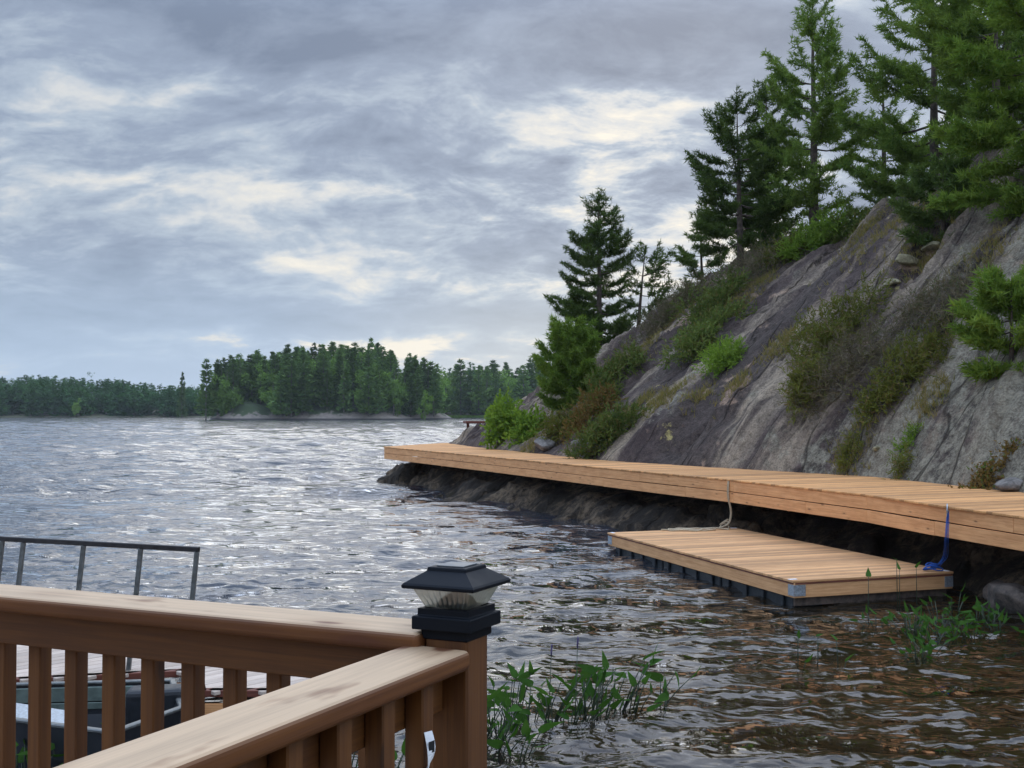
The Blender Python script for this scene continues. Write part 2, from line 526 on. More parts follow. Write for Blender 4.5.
# --- rock
def rock_material():
    mt, nt = new_mat('granite_slope')
    uv = nt.n('ShaderNodeUVMap').outputs[0]                  # x along the shore, y up the slope, in metres
    co = nt.n('ShaderNodeTexCoord').outputs['Object']
    spz = nt.n('ShaderNodeSeparateXYZ')
    nt.link(co, spz.inputs[0])
    wv = nt.vmath('ADD', uv, nt.vmath('SCALE', nt.vmath('SUBTRACT', nt.noise(uv, 0.35, 3, 0.5, out='Color'), (0.5, 0.5, 0.5)), scale=1.6))
    streak = nt.noise(nt.mapping(wv, scale=(0.62, 0.075, 1)), 1.0, 5, 0.6)
    streak2 = nt.noise(nt.mapping(wv, (7, 3, 0), scale=(2.0, 0.30, 1)), 1.0, 6, 0.68)
    blot = nt.noise(nt.mapping(co, (4, 0, 0)), 0.75, 8, 0.7, 0.4)
    fine = nt.noise(co, 5.0, 8, 0.75)
    speck = nt.noise(co, 22, 3, 0.6)
    col = nt.ramp(streak, [(0.38, (0.046, 0.036, 0.038)), (0.46, (0.082, 0.066, 0.066)), (0.52, (0.155, 0.133, 0.118)), (0.60, (0.255, 0.222, 0.185))])
    col = nt.mix(nt.maprange(streak2, 0.50, 0.66, 0, 0.75), col, (0.058, 0.046, 0.047))
    col = nt.mix(nt.maprange(streak2, 0.46, 0.32, 0, 0.5), col, (0.28, 0.235, 0.185))
    # lichen: pale grey-green crusts, denser towards the near end of the slope
    sx = nt.n('ShaderNodeSeparateXYZ')
    nt.link(uv, sx.inputs[0])
    near = nt.maprange(sx.outputs[0], 15, 5, -0.08, 0.12)
    lich = nt.math('ADD', blot, near)
    lmask = nt.math('MULTIPLY', nt.maprange(lich, 0.47, 0.58, 0, 0.85), nt.maprange(fine, 0.36, 0.55, 0.35, 1))
    col = nt.mix(lmask, col, nt.mix(fine, (0.122, 0.124, 0.104), (0.265, 0.262, 0.228)))
    # broad dark seepage bands running up the face
    for (s0_, k_, w_, a_) in ((13.2, 0.30, 1.7, 0.92), (17.8, 0.42, 1.1, 0.8), (21.5, 0.45, 0.8, 0.7), (8.0, 0.10, 0.5, 0.6)):
        q_ = nt.math('SUBTRACT', sx.outputs[0], nt.math('MULTIPLY_ADD', sx.outputs[1], k_, s0_ + 0.9))
        q_ = nt.math('ADD', q_, nt.math('MULTIPLY', nt.math('SUBTRACT', streak2, 0.5), 5.0))
        col = nt.mix(nt.maprange(nt.math('ABSOLUTE', q_), w_ * 0.6, w_ * 1.25, a_, 0), col, nt.mix(fine, (0.034, 0.028, 0.029), (0.085, 0.071, 0.070)))
    blot2 = nt.noise(nt.mapping(co, (14, 9, 2)), 0.8, 5, 0.6, 0.3)
    col = nt.mix(nt.maprange(blot2, 0.62, 0.70, 0, 0.65), col, (0.34, 0.255, 0.205))
    col = nt.mix(nt.maprange(blot2, 0.30, 0.24, 0, 0.6), col, (0.105, 0.06, 0.035))
    blot3 = nt.noise(nt.mapping(co, (3, 29, 12)), 0.9, 5, 0.7)
    col = nt.mix(nt.maprange(blot3, 0.66, 0.72, 0, 0.8), col, (0.34, 0.31, 0.14))
    col = nt.vmath('SCALE', col, scale=nt.maprange(nt.math('ADD', nt.math('MULTIPLY', fine, 0.6), nt.math('MULTIPLY', speck, 0.4)), 0.32, 0.68, 0.45, 1.5))
    # hairline cracks
    vo = nt.n('ShaderNodeTexVoronoi', feature='DISTANCE_TO_EDGE')
    wc = nt.vmath('ADD', uv, nt.vmath('SCALE', nt.vmath('SUBTRACT', nt.noise(uv, 0.9, 2, 0.5, out='Color'), (0.5, 0.5, 0.5)), scale=0.35))
    nt._set(vo.inputs['Vector'], nt.mapping(wc, (2, 5, 0), (0, 0, 0.22), (0.5, 0.15, 1)))
    vo.inputs['Scale'].default_value = 1.0
    crack = nt.math('MULTIPLY', nt.maprange(vo.outputs['Distance'], 0.0, 0.014, 1, 0), nt.maprange(fine, 0.42, 0.5, 0, 1))
    col = nt.mix(nt.math('MULTIPLY', crack, 0.75), col, (0.03, 0.026, 0.022))
    # waterline band: painted boardwalk shade, black algae and wet stain, ragged edge, paler tops
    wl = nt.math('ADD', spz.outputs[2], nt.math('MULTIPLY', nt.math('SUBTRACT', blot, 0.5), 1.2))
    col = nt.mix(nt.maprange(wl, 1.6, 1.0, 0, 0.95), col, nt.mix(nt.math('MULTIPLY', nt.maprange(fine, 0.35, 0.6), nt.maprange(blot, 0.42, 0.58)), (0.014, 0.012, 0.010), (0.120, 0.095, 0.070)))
    col = nt.vmath('MULTIPLY', col, (1.22, 1.10, 0.95))
    h = nt.math('ADD', nt.math('MULTIPLY', fine, 0.7), nt.math('ADD', nt.math('MULTIPLY', speck, 0.2), nt.math('MULTIPLY', crack, -0.6)))
    principled(nt, col, 0.88, bump(nt, h, 1.0, 0.13), **{'Specular IOR Level': 0.2})
    return mt


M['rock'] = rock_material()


def boulder_material(name, a, b):
    mt, nt = new_mat(name)
    co = nt.n('ShaderNodeTexCoord').outputs['Object']
    f = nt.noise(co, 4, 6, 0.7)
    g = nt.noise(co, 14, 4, 0.6)
    principled(nt, nt.vmath('SCALE', nt.mix(nt.maprange(f, 0.35, 0.65), a, b), scale=nt.maprange(g, 0.3, 0.7, 0.75, 1.2)), 0.9, bump(nt, g, 0.6, 0.03))
    return mt


M['boulder'] = boulder_material('grey_boulder', (0.085, 0.074, 0.066), (0.19, 0.168, 0.15))
M['boulder_pale'] = boulder_material('lichened_boulder', (0.19, 0.165, 0.10), (0.36, 0.315, 0.19))
M['boulder_dark'] = boulder_material('wet_boulder', (0.035, 0.03, 0.026), (0.13, 0.10, 0.08))
M['shore_rock'] = boulder_material('shore_rock', (0.17, 0.15, 0.135), (0.33, 0.29, 0.25))


def water_material():
    mt, nt = new_mat('lake_water')
    co = nt.n('ShaderNodeTexCoord').outputs['Object']
    r1 = nt.noise(nt.mapping(co, (0, 0, 0), (0, 0, 0.25), (0.8, 1.5, 1)), 1.5, 2, 0.5, 0.3)
    r2 = nt.noise(nt.mapping(co, (5, 2, 0), (0, 0, -0.3), (0.9, 1.5, 1)), 5.0, 1, 0.5, 0.2)
    r3 = nt.noise(nt.mapping(co, (1, 7, 0), (0, 0, 0.1), (0.8, 1.4, 1)), 0.55, 1, 0.5, 0.2)
    gust = nt.noise(nt.mapping(co, (3, 2, 0), (0, 0, 0.15), (0.018, 0.06, 1)), 1.0, 3, 0.5)
    h = nt.math('ADD', nt.math('MULTIPLY', r1, 1.0), nt.math('ADD', nt.math('MULTIPLY', r2, 0.22), nt.math('MULTIPLY', r3, 3.0)))
    h = nt.math('MULTIPLY', h, nt.maprange(gust, 0.35, 0.65, 0.75, 1.3))
    b = bump(nt, h, 1.0, 0.11)
    fr = nt.n('ShaderNodeFresnel')
    fr.inputs[0].default_value = 1.45
    nt.link(b, fr.inputs[1])
    gl = nt.n('ShaderNodeBsdfGlossy')
    gl.inputs['Roughness'].default_value = 0.025
    gl.inputs[0].default_value = (0.97, 0.98, 1.0, 1)
    nt.link(b, gl.inputs['Normal'])
    tp = nt.n('ShaderNodeBsdfTransparent')
    tp.inputs[0].default_value = (0.62, 0.47, 0.29, 1)
    df = nt.n('ShaderNodeBsdfDiffuse')
    dist = nt.vmath('LENGTH', nt.vmath('MULTIPLY', nt.vmath('SUBTRACT', co, (6.5, 12.5, 0)), (1, 1, 0)))
    nt.link(nt.mix(nt.maprange(dist, 4.5, 13), (0.032, 0.024, 0.012), (0.062, 0.076, 0.100)), df.inputs[0])   # brown tannin water over the shallows
    bd = nt.n('ShaderNodeMixShader')
    bd.inputs[0].default_value = 0.36
    nt.link(tp.outputs[0], bd.inputs[1])
    nt.link(df.outputs[0], bd.inputs[2])
    ms = nt.n('ShaderNodeMixShader')
    nt.link(fr.outputs[0], ms.inputs[0])
    nt.link(bd.outputs[0], ms.inputs[1])
    nt.link(gl.outputs[0], ms.inputs[2])
    nt.link(ms.outputs[0], nt.n('ShaderNodeOutputMaterial').inputs[0])
    return mt


M['water'] = water_material()


def bed_material():
    mt, nt = new_mat('lake_bed')
    co = nt.n('ShaderNodeTexCoord').outputs['Object']
    a = nt.noise(co, 0.9, 6, 0.65)
    b = nt.noise(co, 6, 4, 0.6)
    col = nt.ramp(a, [(0.35, (0.070, 0.053, 0.026)), (0.55, (0.135, 0.098, 0.046)), (0.7, (0.20, 0.15, 0.08))])
    spx = nt.n('ShaderNodeSeparateXYZ')
    nt.link(co, spx.inputs[0])
    deep = nt.maprange(spx.outputs[2], -0.9, -2.2)          # bed colour darkened with depth, in place of light lost in deep water
    col = nt.mix(deep, col, nt.mix(a, (0.014, 0.019, 0.026), (0.024, 0.030, 0.040)))
    principled(nt, nt.vmath('SCALE', col, scale=nt.maprange(b, 0.3, 0.7, 0.7, 1.25)), 0.95)
    return mt


M['bed'] = bed_material()


def glass_lens():
    mt, nt = new_mat('ribbed_clear_plastic')
    gl = nt.n('ShaderNodeBsdfGlossy')
    gl.inputs['Roughness'].default_value = 0.04
    tp = nt.n('ShaderNodeBsdfTransparent')
    tp.inputs[0].default_value = (0.86, 0.88, 0.84, 1)
    tl = nt.n('ShaderNodeBsdfTranslucent')
    tl.inputs[0].default_value = (0.75, 0.76, 0.70, 1)
    m1 = nt.n('ShaderNodeMixShader')
    m1.inputs[0].default_value = 0.38
    nt.link(tp.outputs[0], m1.inputs[1])
    nt.link(tl.outputs[0], m1.inputs[2])
    m2 = nt.n('ShaderNodeMixShader')
    m2.inputs[0].default_value = 0.22
    nt.link(m1.outputs[0], m2.inputs[1])
    nt.link(gl.outputs[0], m2.inputs[2])
    nt.link(m2.outputs[0], nt.n('ShaderNodeOutputMaterial').inputs[0])
    return mt


M['lens'] = glass_lens()

# ---------------------------------------------------------------- the rock slope
P0 = at(1024, 516, 1.5).to_2d()
Dv = Vector((-0.37, 0.929)).normalized()              # along the shore, away
Nv = Vector((Dv.y, -Dv.x))                            # up the slope


def st(X, Y):
    X, Y = np.asarray(X, float) - P0.x, np.asarray(Y, float) - P0.y
    return X * Dv.x + Y * Dv.y, X * Nv.x + Y * Nv.y


def xy(s, t):
    return P0.x + s * Dv.x + t * Nv.x, P0.y + s * Dv.y + t * Nv.y


F_S = [-8, 0, 1.74, 4.31, 8.91, 12.5, 23.3, 33.9]
F_T = [-1.2, 0, 0.23, 0.73, 0.88, 0.71, 0.33, -0.16]   # front edge of the boardwalk


def hill_base(s, t):
    tb = np.interp(s, [-10, 0, 3.5, 8.6, 12, 16.3, 18.9, 30, 38.5, 46], [3.3, 3.4, 3.6, 4.4, 3.7, 2.8, 2.5, 3.0, 3.9, 4.4])
    tw = np.interp(s, [-10, -2, 1.0, 1.8, 3, 8, 10, 14, 17.5, 22, 35.4, 40, 46], [0.5, 0.9, 0.65, 1.1, 1.5, 1.6, 0.7, 0.3, 0.5, -0.1, 0.3, 1.6, 3])
    tc = np.interp(s, [-10, 26, 28, 30.3, 32, 34, 36.3, 39, 46], [14.5, 14, 14, 13, 11, 10, 8.2, 6.6, 6])
    hc = np.interp(s, [-10, 5, 14, 18.9, 22.1, 28, 30.3, 32.1, 34, 36.3, 39, 42, 46], [13.4, 12.9, 11.8, 10.1, 9.5, 9.2, 8.2, 6.4, 5.0, 3.6, 2.5, 1.2, -0.5])
    u = (t - tb) / (tc - tb)
    top = np.maximum(hc, 1.0)
    ucl = np.clip(u, 0, 1)
    face = 1.42 + (top - 1.42) * (ucl ** 0.93)
    beyond = np.where(s < 28, 0.06, -0.10 - 0.05 * np.clip(s - 28, 0, 6)) * np.clip(t - tc, 0, 60)
    face = face + beyond
    vv = np.clip((t - tw) / (tb - tw), -6, 1)
    low = np.interp(vv, [-6, -2.0, -0.5, 0, 0.2, 0.45, 0.8, 1.0], [-4, -2.6, -0.7, 0.0, 0.42, 0.66, 0.92, 1.42])
    z = np.where(u > 0, face, low)
    return z - np.interp(s, [38.2, 39.6, 42, 47], [0, 0.25, 1.6, 5]), u


def hill_z(s, t):
    s, t = np.asarray(s, float), np.asarray(t, float)
    z, u = hill_base(s, t)
    k = sstep(-0.02, 0.10, u)                          # full relief only above the boardwalk
    wx = s + 1.1 * fbm(s / 6, t / 7, 3, 5)
    big = 0.55 * fbm(s / 6.5, t / 7.5, 4, 1)
    ridge = 0.42 * fbm(wx / 1.25, t / 8.5, 4, 21)
    x = wx / 2.7 + 0.05 * t
    saw = x - np.floor(x)
    led = 0.50 * (sstep(0.0, 0.93, saw) - sstep(0.93, 1.0, saw)) * np.clip(0.5 + 1.3 * fbm(s / 5, t / 5, 2, 40), 0, 1)
    y2 = t / 3.1 + 0.16 * s + 0.8 * fbm(s / 3, t / 3, 3, 77)
    saw2 = y2 - np.floor(y2)
    led2 = 0.42 * (sstep(0.85, 1.0, saw2) - saw2) * np.clip(0.2 + 1.5 * fbm(s / 4, t / 4, 2, 90), 0, 1)
    # slabs: long plates with stepped edges
    cs_, ct_ = wx / 1.5 + 0.45 * fbm(s / 2.2, t / 3, 3, 14), t / 4.2 + 0.35 * s + 0.5 * fbm(s / 2, t / 2.4, 3, 15)
    slab = 0.0
    for (sc_, am_, sd_) in ((1.0, 0.34, 3), (2.3, 0.15, 7)):
        ix_ = np.floor(cs_ * sc_)
        iy_ = np.floor(ct_ * sc_ + 0.5 * (ix_ % 2))
        fx_ = cs_ * sc_ - ix_
        slab = slab + am_ * (_h(ix_, iy_, sd_) - 0.5) + am_ * 0.8 * (_h(ix_, iy_, sd_ + 1) - 0.5) * (fx_ - 0.5)
    led = led + slab
    fine = 0.24 * fbm(s / 0.8, t / 1.1, 4, 60, 0.6)
    rough = 1 + 1.3 * sstep(27, 34, s)
    d = (big + ridge + led + led2) * k * np.where(s > 34, 0.6, 1) + fine * np.where(u > 0, k * rough, 0)
    # blocky wet rock under the boardwalk
    b = np.floor(s / 0.9 + 0.5 * fbm(s / 1.5, t / 0.8, 2, 8))
    blk = 0.55 * (_h(b, np.floor(t / 0.8 + 0.2 * s), 3) - 0.5) + 0.24 * fbm(s / 0.7, t / 0.55, 4, 12)
    d = d + blk * (1 - sstep(-0.25, 0.0, u)) * 0.9
    z = z + d
    under = (u < 0.0)
    return np.where(under, np.minimum(z, np.where(u > -0.12, 1.36, 0.85 + 0.35 * fbm(s / 1.1, t / 0.9, 3, 55))), z)


def ground(X, Y):
    s, t = st(X, Y)
    return float(hill_z(s, t))


sa = np.concatenate([np.arange(-12, -3, 0.3), np.arange(-3, 44, 0.085), np.arange(44, 49, 0.3)])
ta = np.concatenate([np.arange(-9, -1, 0.5), np.arange(-1, 17.5, 0.09), np.arange(17.6, 60, 1.0)])
S, T = np.meshgrid(sa, ta, indexing='ij')
Z = hill_z(S, T)
Xh, Yh = xy(S, T)
nS, nT = S.shape
idx = np.arange(nS * nT).reshape(nS, nT)
fq = np.stack([idx[:-1, :-1], idx[:-1, 1:], idx[1:, 1:], idx[1:, :-1]], -1).reshape(-1, 4)[:, ::-1]
me = np_mesh('rock_hill', np.stack([Xh, Yh, Z], -1).reshape(-1, 3), fq)
uvl = me.uv_layers.new(name='UVMap')
uvv = np.stack([S, T], -1).reshape(-1, 2).astype(np.float32)
uvl.data.foreach_set('uv', uvv[fq.ravel()].ravel())
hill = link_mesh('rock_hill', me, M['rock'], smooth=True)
tag(hill, kind='structure')


def on_slope(px, py, ymin=14, ymax=75):
    """the point of the slope seen in one direction"""
    Y = np.arange(ymin, ymax, 0.05)
    X = (px - 512) / F * Y
    zr = EYE + (HORIZON - py) / F * Y
    s, t = st(X, Y)
    zz = hill_z(s, t)
    ok = np.where((zr <= zz) & (t > 1.0))[0]
    if len(ok) == 0:
        return None
    i = ok[0]
    return Vector((X[i], Y[i], zz[i]))


# ---------------------------------------------------------------- lake: bed and water
def bed_z(X, Y):
    s, t = st(X, Y)
    d_shore = np.clip(1.0 - t, 0, 200)
    a = 0.25 + 0.10 * d_shore                       # shelving away from the rock
    near = sstep(10, 26, Y)
    z = -np.minimum(a + near * d_shore * 0.25, 5.0)
    bank = 1.5 - 0.36 * np.clip(Y, -20, 30) - 0.05 * np.clip(X, 0, 10)
    return np.maximum(z, np.where(Y < 12, bank, -9)) + 0.08 * fbm(X / 1.2, Y / 1.2, 3, 4)


gx = np.concatenate([np.arange(-1500, -40, 60), np.arange(-40, 25, 0.5), np.arange(25, 1500, 60)])
gy = np.concatenate([np.arange(-60, -10, 10), np.arange(-10, 60, 0.5), np.arange(60, 1700, 60)])
GX, GY = np.meshgrid(gx, gy, indexing='ij')
GZ = bed_z(GX, GY)
GZ = np.where((np.abs(GX) > 60) | (GY > 90), -5.0, GZ)
ii = np.arange(GX.size).reshape(GX.shape)
fb = np.stack([ii[:-1, :-1], ii[1:, :-1], ii[1:, 1:], ii[:-1, 1:]], -1).reshape(-1, 4)
bed = link_mesh('ground', np_mesh('ground', np.stack([GX, GY, GZ], -1).reshape(-1, 3), fb), M['bed'], smooth=True)
tag(bed, kind='structure')

ang = np.concatenate([np.arange(-180, -60, 3), np.arange(-60, -33, 0.5), np.arange(-33, 33, 0.11), np.arange(33, 60, 0.5), np.arange(60, 180.1, 3)])
ang = np.radians(ang)
rad = [2.0]
while rad[-1] < 2200:
    r = rad[-1]
    stp = 0.25 if r < 8.5 else max(0.045, r * r / 3390 * 0.75)
    rad.append(r + min(stp, r * 0.0062 if r > 20 else 1.0))
rad = np.array(rad)
A_, R_ = np.meshgrid(ang, rad, indexing='ij')
WX, WY = R_ * np.sin(A_), R_ * np.cos(A_)
dr = np.gradient(rad)[None, :] * np.ones_like(A_)
da = R_ * np.gradient(ang)[:, None]
cell = np.maximum(dr, da)
wr = np.random.default_rng(3)
wz = np.zeros_like(WX)
ox, oy = np.zeros_like(WX), np.zeros_like(WX)
lam = np.exp(wr.uniform(math.log(0.17), math.log(10.0), 230))
wind = math.radians(-72)
patch = 0.65 + 0.7 * np.clip(0.5 + 0.9 * fbm(WX / 9, WY / 14, 3, 9), 0, 1)
calm = 1 - 0.35 * sstep(-7.5, -1.5, st(WX, WY)[1]) * sstep(40, 12, WY)     # lee of the rock
fetch = sstep(14, 60, R_)                       # longer waves only out on the open lake
for L in lam:
    th = wind + wr.normal(0, 0.62)
    kx, ky = math.cos(th) * 2 * math.pi / L, math.sin(th) * 2 * math.pi / L
    amp = 0.030 * L / (2 * math.pi) * (1.0 if L < 0.55 else 0.82) * (1.0 if L < 1.5 else 0.10 + 0.58 * fetch)
    fade = sstep(1.8, 4.0, L / cell)
    ph = kx * WX + ky * WY + wr.uniform(0, 6.28)
    aa = amp * fade
    wz += aa * np.sin(ph)
    ox += aa * math.cos(th) * np.cos(ph)
    oy += aa * math.sin(th) * np.cos(ph)
ww = patch * calm
vv_ = np.stack([WX + ox * ww, WY + oy * ww, wz * ww], -1).reshape(-1, 3)
ii = np.arange(WX.size).reshape(WX.shape)
fw = np.stack([ii[:-1, :-1], ii[:-1, 1:], ii[1:, 1:], ii[1:, :-1]], -1).reshape(-1, 4)[:, ::-1]
water = link_mesh('water', np_mesh('water', vv_, fw), M['water'], smooth=True)
tag(water, kind='structure')


# ---------------------------------------------------------------- foliage builders
def tri_leaves(p, d, L, wd, rg, flat=0.0):
    """thin triangles from p along d; returns verts, faces"""
    n = len(p)
    side = np.cross(d, rg.normal(size=(n, 3)))
    if flat > 0:
        up = np.array([0, 0, 1.0]) + rg.normal(size=(n, 3)) * (1 - flat)
        side = np.cross(d, up)
    side /= np.linalg.norm(side, axis=1, keepdims=True) + 1e-9
    L = np.broadcast_to(np.asarray(L), (n,))[:, None]
    wd = np.broadcast_to(np.asarray(wd), (n,))[:, None]
    v = np.stack([p - side * wd * 0.5, p + side * wd * 0.5, p + d * L], 1).reshape(-1, 3)
    return v, np.arange(n * 3).reshape(-1, 3)


def quad_leaves(p, d, L, wd, rg):
    """rhombic leaves"""
    n = len(p)
    side = np.cross(d, rg.normal(size=(n, 3)))
    side /= np.linalg.norm(side, axis=1, keepdims=True) + 1e-9
    L = np.broadcast_to(np.asarray(L), (n,))[:, None]
    wd = np.broadcast_to(np.asarray(wd), (n,))[:, None]
    mid = p + d * L * 0.45
    v = np.stack([p, mid - side * wd * 0.5, p + d * L, mid + side * wd * 0.5], 1).reshape(-1, 3)
    return v, np.arange(n * 4).reshape(-1, 4)


def unit(a):
    return a / (np.linalg.norm(a, axis=-1, keepdims=True) + 1e-9)


def pine(name, label, base, H, R, mat, seed, first=0.12, dens=1.0, lean=(0, 0), prof=0.75, asc=0.25, needle=0.20, gap=0.15, sidebias=None, group=None, cat='tree', tip=0.12, per=5, gapstep=0.55):
    """tapered trunk with limbs in whorls; needles in plumes along the limbs' twigs"""
    rg = np.random.default_rng(seed)
    root = empty(name, base, label, cat, group)
    base = Vector(base)
    tb = MB()
    nseg = 10
    wob = rg.normal(0, 0.006 * H, (nseg + 1, 2)).cumsum(0) * 0.35
    pts = [base + Vector((lean[0] * H * (i / nseg) ** 1.3 + wob[i, 0] * (i > 0), lean[1] * H * (i / nseg) ** 1.3 + wob[i, 1] * (i > 0), H * i / nseg - (0.3 if i == 0 else 0))) for i in range(nseg + 1)]
    r0 = 0.018 * H + 0.03
    tb.tube(pts, [max(r0 * (1 - i / nseg) ** 0.9, 0.012) for i in range(nseg + 1)], 8)

    def trunk_at(f):
        x = f * nseg
        i = min(int(x), nseg - 1)
        return pts[i].lerp(pts[i + 1], x - i)
    P, Dd = [], []
    f = first
    step = gapstep / H
    az0 = rg.uniform(0, 6.28)
    while f < 0.985:
        c = trunk_at(f)
        g = (f - first) / (1 - first)
        shape = (1 - g) ** prof * (0.62 + 0.38 * min(1, g / 0.12 + 0.25))
        nb = max(3, int(round(per * (1 - 0.35 * g))))
        for b in range(nb):
            if rg.random() < gap:
                continue
            az = az0 + 6.283 * b / nb + rg.normal(0, 0.35)
            Lb = R * shape * rg.uniform(0.62, 1.22) + tip
            if sidebias is not None:
                Lb *= 1 + sidebias[0] * math.cos(az - sidebias[1])
            el = asc + 0.75 * g ** 1.6 + rg.normal(0, 0.12) - 0.18 * (1 - g)
            dirh = np.array([math.cos(az), math.sin(az), 0])
            n = max(3, int(Lb / 0.22))
            tt = np.linspace(0, 1, n + 1)
            bend = 0.22 * rg.uniform(0.3, 1.4)
            ptsb = np.array(c)[None, :] + dirh[None, :] * (Lb * tt * math.cos(el))[:, None]
            ptsb[:, 2] += Lb * (tt * math.sin(el) + bend * tt ** 2 - 0.12 * np.sin(tt * 3.14))
            ptsb += rg.normal(0, 0.02, ptsb.shape) * tt[:, None]
            tb.tube([tuple(q) for q in ptsb[::max(1, n // 4)]], [max(0.010, 0.022 * Lb / 1.5 * (1 - 0.8 * k / max(1, n // max(1, n // 4)))) for k in range(len(ptsb[::max(1, n // 4)]))], 4, cap=False)
            side = np.array([-dirh[1], dirh[0], 0])
            start = 0.28 if Lb > 0.8 else 0.1
            ntw = max(4, int(Lb / 0.085 * dens))
            for q in np.linspace(start, 1.0, ntw):
                k = q * n
                i0 = min(int(k), n - 1)
                pb = ptsb[i0] + (ptsb[i0 + 1] - ptsb[i0]) * (k - i0)
                sg = 1 if rg.random() < 0.5 else -1
                lt = Lb * 0.42 * (1.15 - q) * rg.uniform(0.5, 1.2) + 0.10
                td = unit(dirh * 0.75 + side * sg * rg.uniform(0.4, 1.0) + np.array([0, 0, 0.22 + rg.normal(0, 0.18)]))
                m_ = max(1, int(lt / 0.11))
                for e in range(m_ + 1):
                    P.append(pb + td * lt * e / m_)
                    Dd.append(td)
        f += step * rg.uniform(0.75, 1.3)
    # leader
    for e in np.linspace(0.93, 1.0, 8):
        P.append(np.array(trunk_at(e)))
        Dd.append(np.array([0, 0, 1.0]))
    P, Dd = np.array(P), np.array(Dd)
    nn = 8
    P = np.repeat(P, nn, 0)
    Dd = np.repeat(Dd, nn, 0)
    d = unit(Dd * 0.55 + rg.normal(0, 0.55, P.shape) + np.array([0, 0, 0.22]))
    v, fc = tri_leaves(P + rg.normal(0, 0.03, P.shape), d, needle * rg.uniform(0.7, 1.25, len(P)), 0.042 * needle / 0.2, rg)
    tb.build('trunk', M['bark'], root, True)
    link_mesh('foliage', np_mesh('foliage', v, fc), M[mat], root)
    return root


def shrub(name, label, base, size, mat, seed, n=2200, leaf=(0.14, 0.05), lumps=9, group=None, spike=0.4, quads=False, stems=True, parent_mat='twig', jag=0.3, cat='shrub'):
    """many short shoots growing out of a lumpy low mass"""
    rg = np.random.default_rng(seed)
    root = empty(name, base, label, cat, group)
    b = np.array(base)
    sx, sy, sz = size
    c = rg.uniform(-1, 1, (lumps, 3)) * np.array([0.62, 0.62, 0.42])
    c[:, 2] = np.abs(c[:, 2]) * 1.1 + 0.22
    rr = rg.uniform(0.30, 0.52, lumps)
    k = rg.integers(0, lumps, n)
    u_ = unit(rg.normal(size=(n, 3)))
    rad_ = rr[k][:, None] * rg.uniform(0.45, 1.0 + jag, (n, 1)) ** 0.6
    p = (c[k] + u_ * rad_) * np.array([sx, sy, sz])
    # follow the slope under the shrub
    zz = hill_z(*st(b[0] + p[:, 0], b[1] + p[:, 1]))
    p = p + b
    follow = np.clip(zz - b[2], -1.2, 1.5)
    p[:, 2] += follow * 0.85
    keep = p[:, 2] > zz - 0.05
    p, u_, = p[keep], u_[keep]
    m_ = max(20, len(p) // 9)                       # sprigs carrying the leaves
    sd_ = unit(u_[:m_] * 0.8 + rg.normal(0, 0.45, (m_, 3)) + np.array([0, 0, spike]))
    sl_ = rg.uniform(0.6, 1.7, (m_, 1)) * (leaf[0] + 0.10)
    q_ = np.repeat(np.arange(m_), 10)
    tt_ = np.tile(np.linspace(-0.4, 1.0, 10), m_)[:, None]
    p = p[:m_][q_] + sd_[q_] * sl_[q_] * tt_ + rg.normal(0, 0.012, (m_ * 10, 3))
    d = unit(sd_[q_] * 0.7 + rg.normal(0, 0.5, p.shape))
    L = leaf[0] * rg.uniform(0.6, 1.35, len(p))
    v, fc = (quad_leaves if quads else tri_leaves)(p, d, L, leaf[1], rg)
    if stems:
        tb = MB()
        for j in range(min(lumps, 7)):
            e = Vector(c[j] * np.array([sx, sy, sz])) + Vector(base)
            e.z += float(np.clip(hill_z(*st(e.x, e.y)) - b[2], -1.2, 1.5)) * 0.85
            a = Vector(base) + Vector((rg.normal(0, 0.05), rg.normal(0, 0.05), -0.12))
            tb.tube([a, a.lerp(e, 0.5) + Vector((rg.normal(0, 0.05), rg.normal(0, 0.05), 0.04)), e], [0.022, 0.015, 0.008], 5)
        tb.build('stem', M[parent_mat], root)
    link_mesh('foliage', np_mesh('foliage', v, fc), M[mat], root)
    return root


def Z_at(px, py, Y):
    return EYE + (HORIZON - py) / F * Y


def tree_on(px, Y, ytop):
    X = (px - 512) / F * Y
    z = ground(X, Y)
    return Vector((X, Y, z - 0.05)), Z_at(px, ytop, Y) - z


# pines on and behind the rock
b, H = tree_on(599, 50.5, 190)
pine('pine_tree', 'dark spired pine standing alone at the low end of the rock slope', b, H, 2.3, 'pine_dark', 1, gapstep=0.40, first=0.08, prof=0.72, dens=1.15, gap=0.12, asc=0.12)
b, H = tree_on(638, 50.0, 246)
pine('pine_tree', 'thin lopsided pine with long bare limbs right beside the lone spired pine', b, H, 1.45, 'pine_dark', 2, gapstep=0.42, first=0.22, prof=0.30, dens=0.8, gap=0.42, sidebias=(0.5, 0.2), asc=0.35, lean=(0.08, 0))
p = on_slope(572, 404)
pine('young_pine', 'bushy light green young pine in front of the lone spired pine', p, Z_at(572, 328, p.y) - p.z, 1.35, 'pine_light', 3, gapstep=0.36, first=0.02, prof=0.42, dens=2.4, gap=0.0, per=8, asc=0.3)
b, H = tree_on(741, 45.5, 96)
pine('pine_tree', 'dark pine with a bare lower trunk, first of the row along the crest', b, H, 2.55, 'pine_dark', 4, gapstep=0.45, first=0.14, prof=0.55, dens=1.15, gap=0.15, per=5, asc=0.15)
b, H = tree_on(768, 51, 78)
pine('pine_tree', 'dark pine half hidden between the bare trunked pine and the tallest slim pine', b, H, 2.5, 'pine_dark', 5, gapstep=0.45, first=0.12, prof=0.6, dens=1.0, gap=0.15, asc=0.2)
b, H = tree_on(816, 44, -14)
pine('pine_tree', 'tallest slim pine on the crest with layered upswept limbs', b, H, 2.35, 'pine_mid', 6, first=0.13, prof=0.45, dens=1.0, gap=0.22, asc=0.28)
